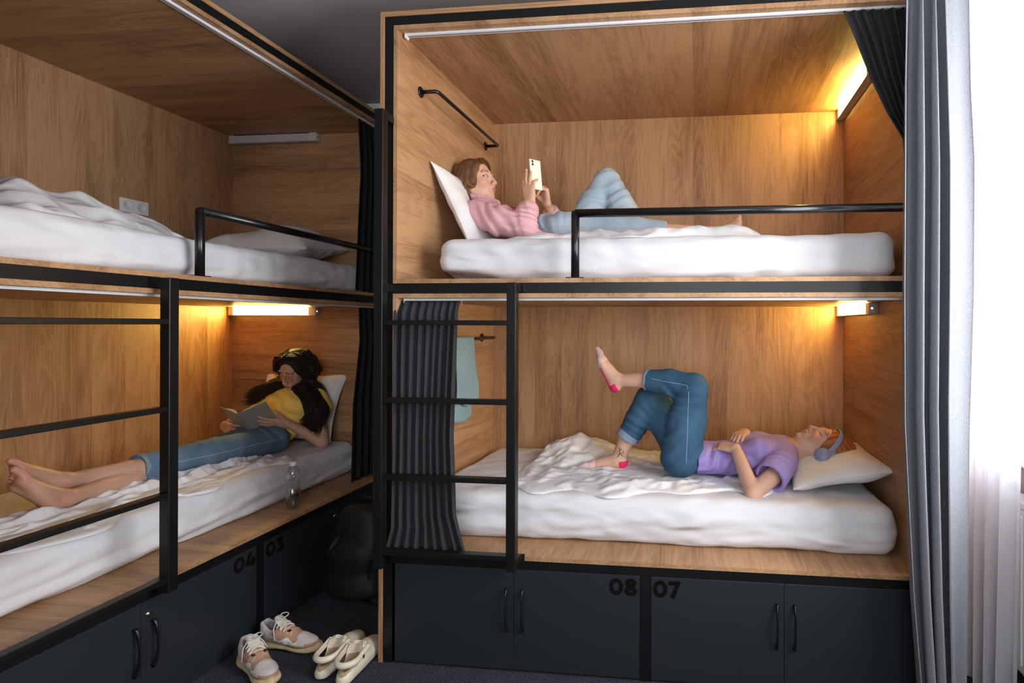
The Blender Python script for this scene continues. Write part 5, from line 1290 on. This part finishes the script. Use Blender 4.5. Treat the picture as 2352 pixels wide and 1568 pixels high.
    t.cone((-1.065, .965, .935), (-1.015, .945, .850), .060, .062, .025); t.cone((-1.35, .965, .93), (-1.40, .94, .85), .060, .062, .025); t.cone((-1.13, .965, .965), (-1.27, .965, .965), .045, .045, .03)
    dl = unit(V3(-1.015, .945, .850)-V3(-1.065, .965, .935)); t.plane_cut((-1.016, .945, .852), dl, (-1.10, .86, .74), (-.92, 1.05, .90)); t.cone((-1.04, .955, .885), (-.99, .93, .80), .044, .056, .002, op='sub')
    t.plane_cut((-1.215, .805, .76), unit((0, -.75, -.65))); t.cone(H.p(0, -.01, -.08), (-1.185, .955, .978), .050, .056, .006, op='sub')
    wA = bendfold((-1.17, .86, .84), .007, .05, .14, (.6, .2, 1)); t.disp(folds(111, .0035, (12, 30))); t.disp(wA); fin(t.build('t_shirt', M['yellow'], Wm, smooth_it=2))
    # hair: long dark waves
    hb = (.018, .012, .010)
    g = SDF((-1.46, .80, .80), (-.96, 1.14, 1.26), .004)
    g.ell(H.p(0, -.022, .040), (.088, .100, .090), H.R, .001); g.cone(H.p(.072, -.03, .01), (-1.025, .905, .90), .040, .034, .02); g.cone((-1.025, .905, .90), (-1.03, .885, .81), .034, .024, .02); g.cone(H.p(.070, -.05, .01), (-1.06, .985, .95), .048, .042, .03); g.cone(H.p(-.075, -.04, -.0), (-1.36, .93, .985), .05, .040, .03); g.cone(H.p(0, -.08, 0), (-1.20, 1.03, .96), .07, .06, .03)
    g.ell(H.p(0, .080, -.036), (.061, .080, .098), H.R, .010, 'sub'); g.ell(H.p(0, .100, .040), (.048, .055, .052), H.R, .012, 'sub')
    nh = make_noise(21, 8, (60, 110)); g.disp(lambda x, y, z: .0045*nh(x, y, z*.45))
    ho = fin(g.build('hair', M['hair_d'], Wm, base=hb, paint=lambda P, C: None))
    rr = np.random.RandomState(16); cv = []
    for i in range(1300):
        sd = 1 if i % 2 else -1; a = rr.uniform(-.1, 1)
        p0 = H.p(sd*.004, .060-.15*a, .137-.09*(a-.25)**2); p1 = H.p(sd*.070, .050-.12*a, .095+.01*rr.normal()); p2 = H.p(sd*(.098+.012*rr.rand()), .030-.11*a, .0)
        if i % 14 < 2: ct = rr.uniform(-2.8, .2) if rr.rand() < .7 else rr.uniform(0, 6.28); cph = rr.uniform(0, 6.28); cf = rr.uniform(18, 27)
        th_ = ct+rr.normal()*.10; ro = rr.uniform(.86, 1.14)
        if sd > 0: ax_ = [(H.p(.080, -.03, -.03), .052), (V3(-1.025, .905, .90), .052), (V3(-1.03+rr.normal()*.012, .880, .79+rr.uniform(-.07, .05)), .042)]
        else: ax_ = [(H.p(-.080, -.04, -.03), .040), (V3(-1.33, .915, .985), .045), (V3(-1.42+rr.normal()*.02, .89, .935+rr.uniform(-.02, .02)), .036)]
        e1, e2, e3 = [q+(np.array((math.cos(th_+j*.35), math.sin(th_+j*.35)*.8, 0)) if sd > 0 else np.array((.25*math.cos(th_+j*.3), math.sin(th_+j*.3)*.8, math.cos(th_+j*.3))))*rad*ro for j, (q, rad) in enumerate(ax_)]
        c = spline([p0, p1, p2, e1, e2, e3], 34); k = np.linspace(0, 1, 34); ph = cph+rr.normal()*.25; f = cf; am = .015*np.clip(k*1.6-.25, 0, 1)
        c[:, 0] += am*np.sin(f*k+ph); c[:, 1] += am*.7*np.cos(f*k+ph); cv.append(c)
    fin(strands(None, 'hair_strand', ho, cv, (.022, .014, .011), .5, 19, .0024, mat='hair_d'))
    # glasses
    gl = empty('eyeglasses', tuple(H.p(0, .1, .01)), 0, 'thin gold round eyeglasses worn by the reading woman', 'glasses'); oi = Vector(H.p(0, .1, .01))
    def f2(o):
        if o.parent == gl: o.matrix_parent_inverse = Matrix.Translation(-oi)
        return o
    M['gold'] = simple('gold_wire', (.65, .38, .18), .3, .9); M['lens'] = clear('tinted_lens', .04, (.93, .84, .86), .05, .25)
    b = MB(); an = np.linspace(0, 2*np.pi, 33)[:-1]
    for sd in (1, -1):
        b.tube([H.p(sd*.034+.0255*math.cos(a), .103-.010*abs(.034*sd+.0255*math.cos(a))/.06, .004+.0235*math.sin(a)) for a in an], .0012, 6, closed=True)
        b.tube([H.p(sd*.0595, .094, .010), H.p(sd*.074, .075, .010), H.p(sd*.081, .02, .006), H.p(sd*.082, -.01, .0)], .0012, 6)
    b.tube([H.p(-.009, .104, .008), H.p(0, .107, .012), H.p(.009, .104, .008)], .0012, 6); f2(b.build('glasses_frame', M['gold'], gl))
    for sd in (1, -1):
        b = MB(); c_ = H.p(sd*.034, .0975, .004); pts = [H.p(sd*.034+.0245*math.cos(a), .102-.010*abs(.034*sd+.0245*math.cos(a))/.06, .004+.0225*math.sin(a)) for a in an]; b.poly(pts, tuple(H.f*.0006)); f2(b.build('lens', M['lens'], gl))
    # book
    A = V3(-1.256, .600, .891); B = V3(-1.259, .72, .745)
    sp = unit(A-B); L = .190; B = A-sp*L
    toR = V3(.096, .06, .064); toR = unit(toR-sp*(toR@sp)); toL = V3(-.16, .065, .01); toL = unit(toL-sp*(toL@sp))
    bk = empty('book', tuple(A), 0, 'grey hardback book held open by the reading woman', 'book')
    def f3(o):
        if o.parent == bk: o.matrix_parent_inverse = Matrix.Translation(-Vector(A))
        return o
    M['bookc'] = simple('grey_book_cloth', (.30, .28, .26), .85, bump=.15, scale=500); M['page'] = simple('cream_pages', (.68, .60, .46), .9, bump=.1, scale=400, stretch=(1, 1, 1)); M['ink'] = simple('grey_ink', (.12, .11, .11), .8)
    for d, nm, w in ((toR, 'front_cover', .132), (toL, 'back_cover', .132)):
        nrm = unit(np.cross(sp, d)); nrm = nrm*np.sign(nrm@V3(0, 1, .6)); b = MB(); a0 = A+d*.011; b.poly([a0, a0+d*w, a0+d*w-sp*L, a0-sp*L], tuple(nrm*.0028)); cv_ = f3(b.build(nm, M['bookc'], bk))
        b = MB(); m = 14; a1 = A-sp*.005
        top = [a1+d*(.012+(w-.012)*t)+nrm*(.003+.020*math.sin(math.pi*min(1, t*1.15+.02))**.7*(1-.55*t)) for t in np.linspace(0, 1, m)]; bot = [a1+d*(.012+(w-.010)*t)+nrm*.0032 for t in np.linspace(0, 1, m)][::-1]
        b.poly([tuple(p) for p in top+bot], tuple(-sp*(L-.010))); f3(b.build('page_block', M['page'], bk))
    bs = MB(); bs.poly([A+toR*.012, A+toL*.012, A+toL*.012-sp*L, A+toR*.012-sp*L], tuple(-unit(np.cross(sp, unit(toR-toL))*np.sign(np.cross(sp, unit(toR-toL))@V3(0, -1, -.3)))*-.002)); spn = f3(bs.build('spine', M['bookc'], bk))
    ink = MB(); o_ = A+unit(-(toR+toL))*.0; mid = unit(toR-toL); nn = unit(np.cross(sp, mid)); nn = nn*np.sign(nn@V3(0, -1, -.2))
    base = A+(toR+toL)*.5*.012+nn*.0032
    for a, b_ in ((.020, .045), (.055, .090), (.135, .165)):
        k = a
        while k < b_:
            ink.poly([base-sp*k+mid*.0018, base-sp*(k+.0022)+mid*.0018, base-sp*(k+.0022)-mid*.0018, base-sp*k-mid*.0018], tuple(nn*.0003)); k += .0042
    f3(ink.build('spine_lettering', M['ink'], bk))
woman_reading()
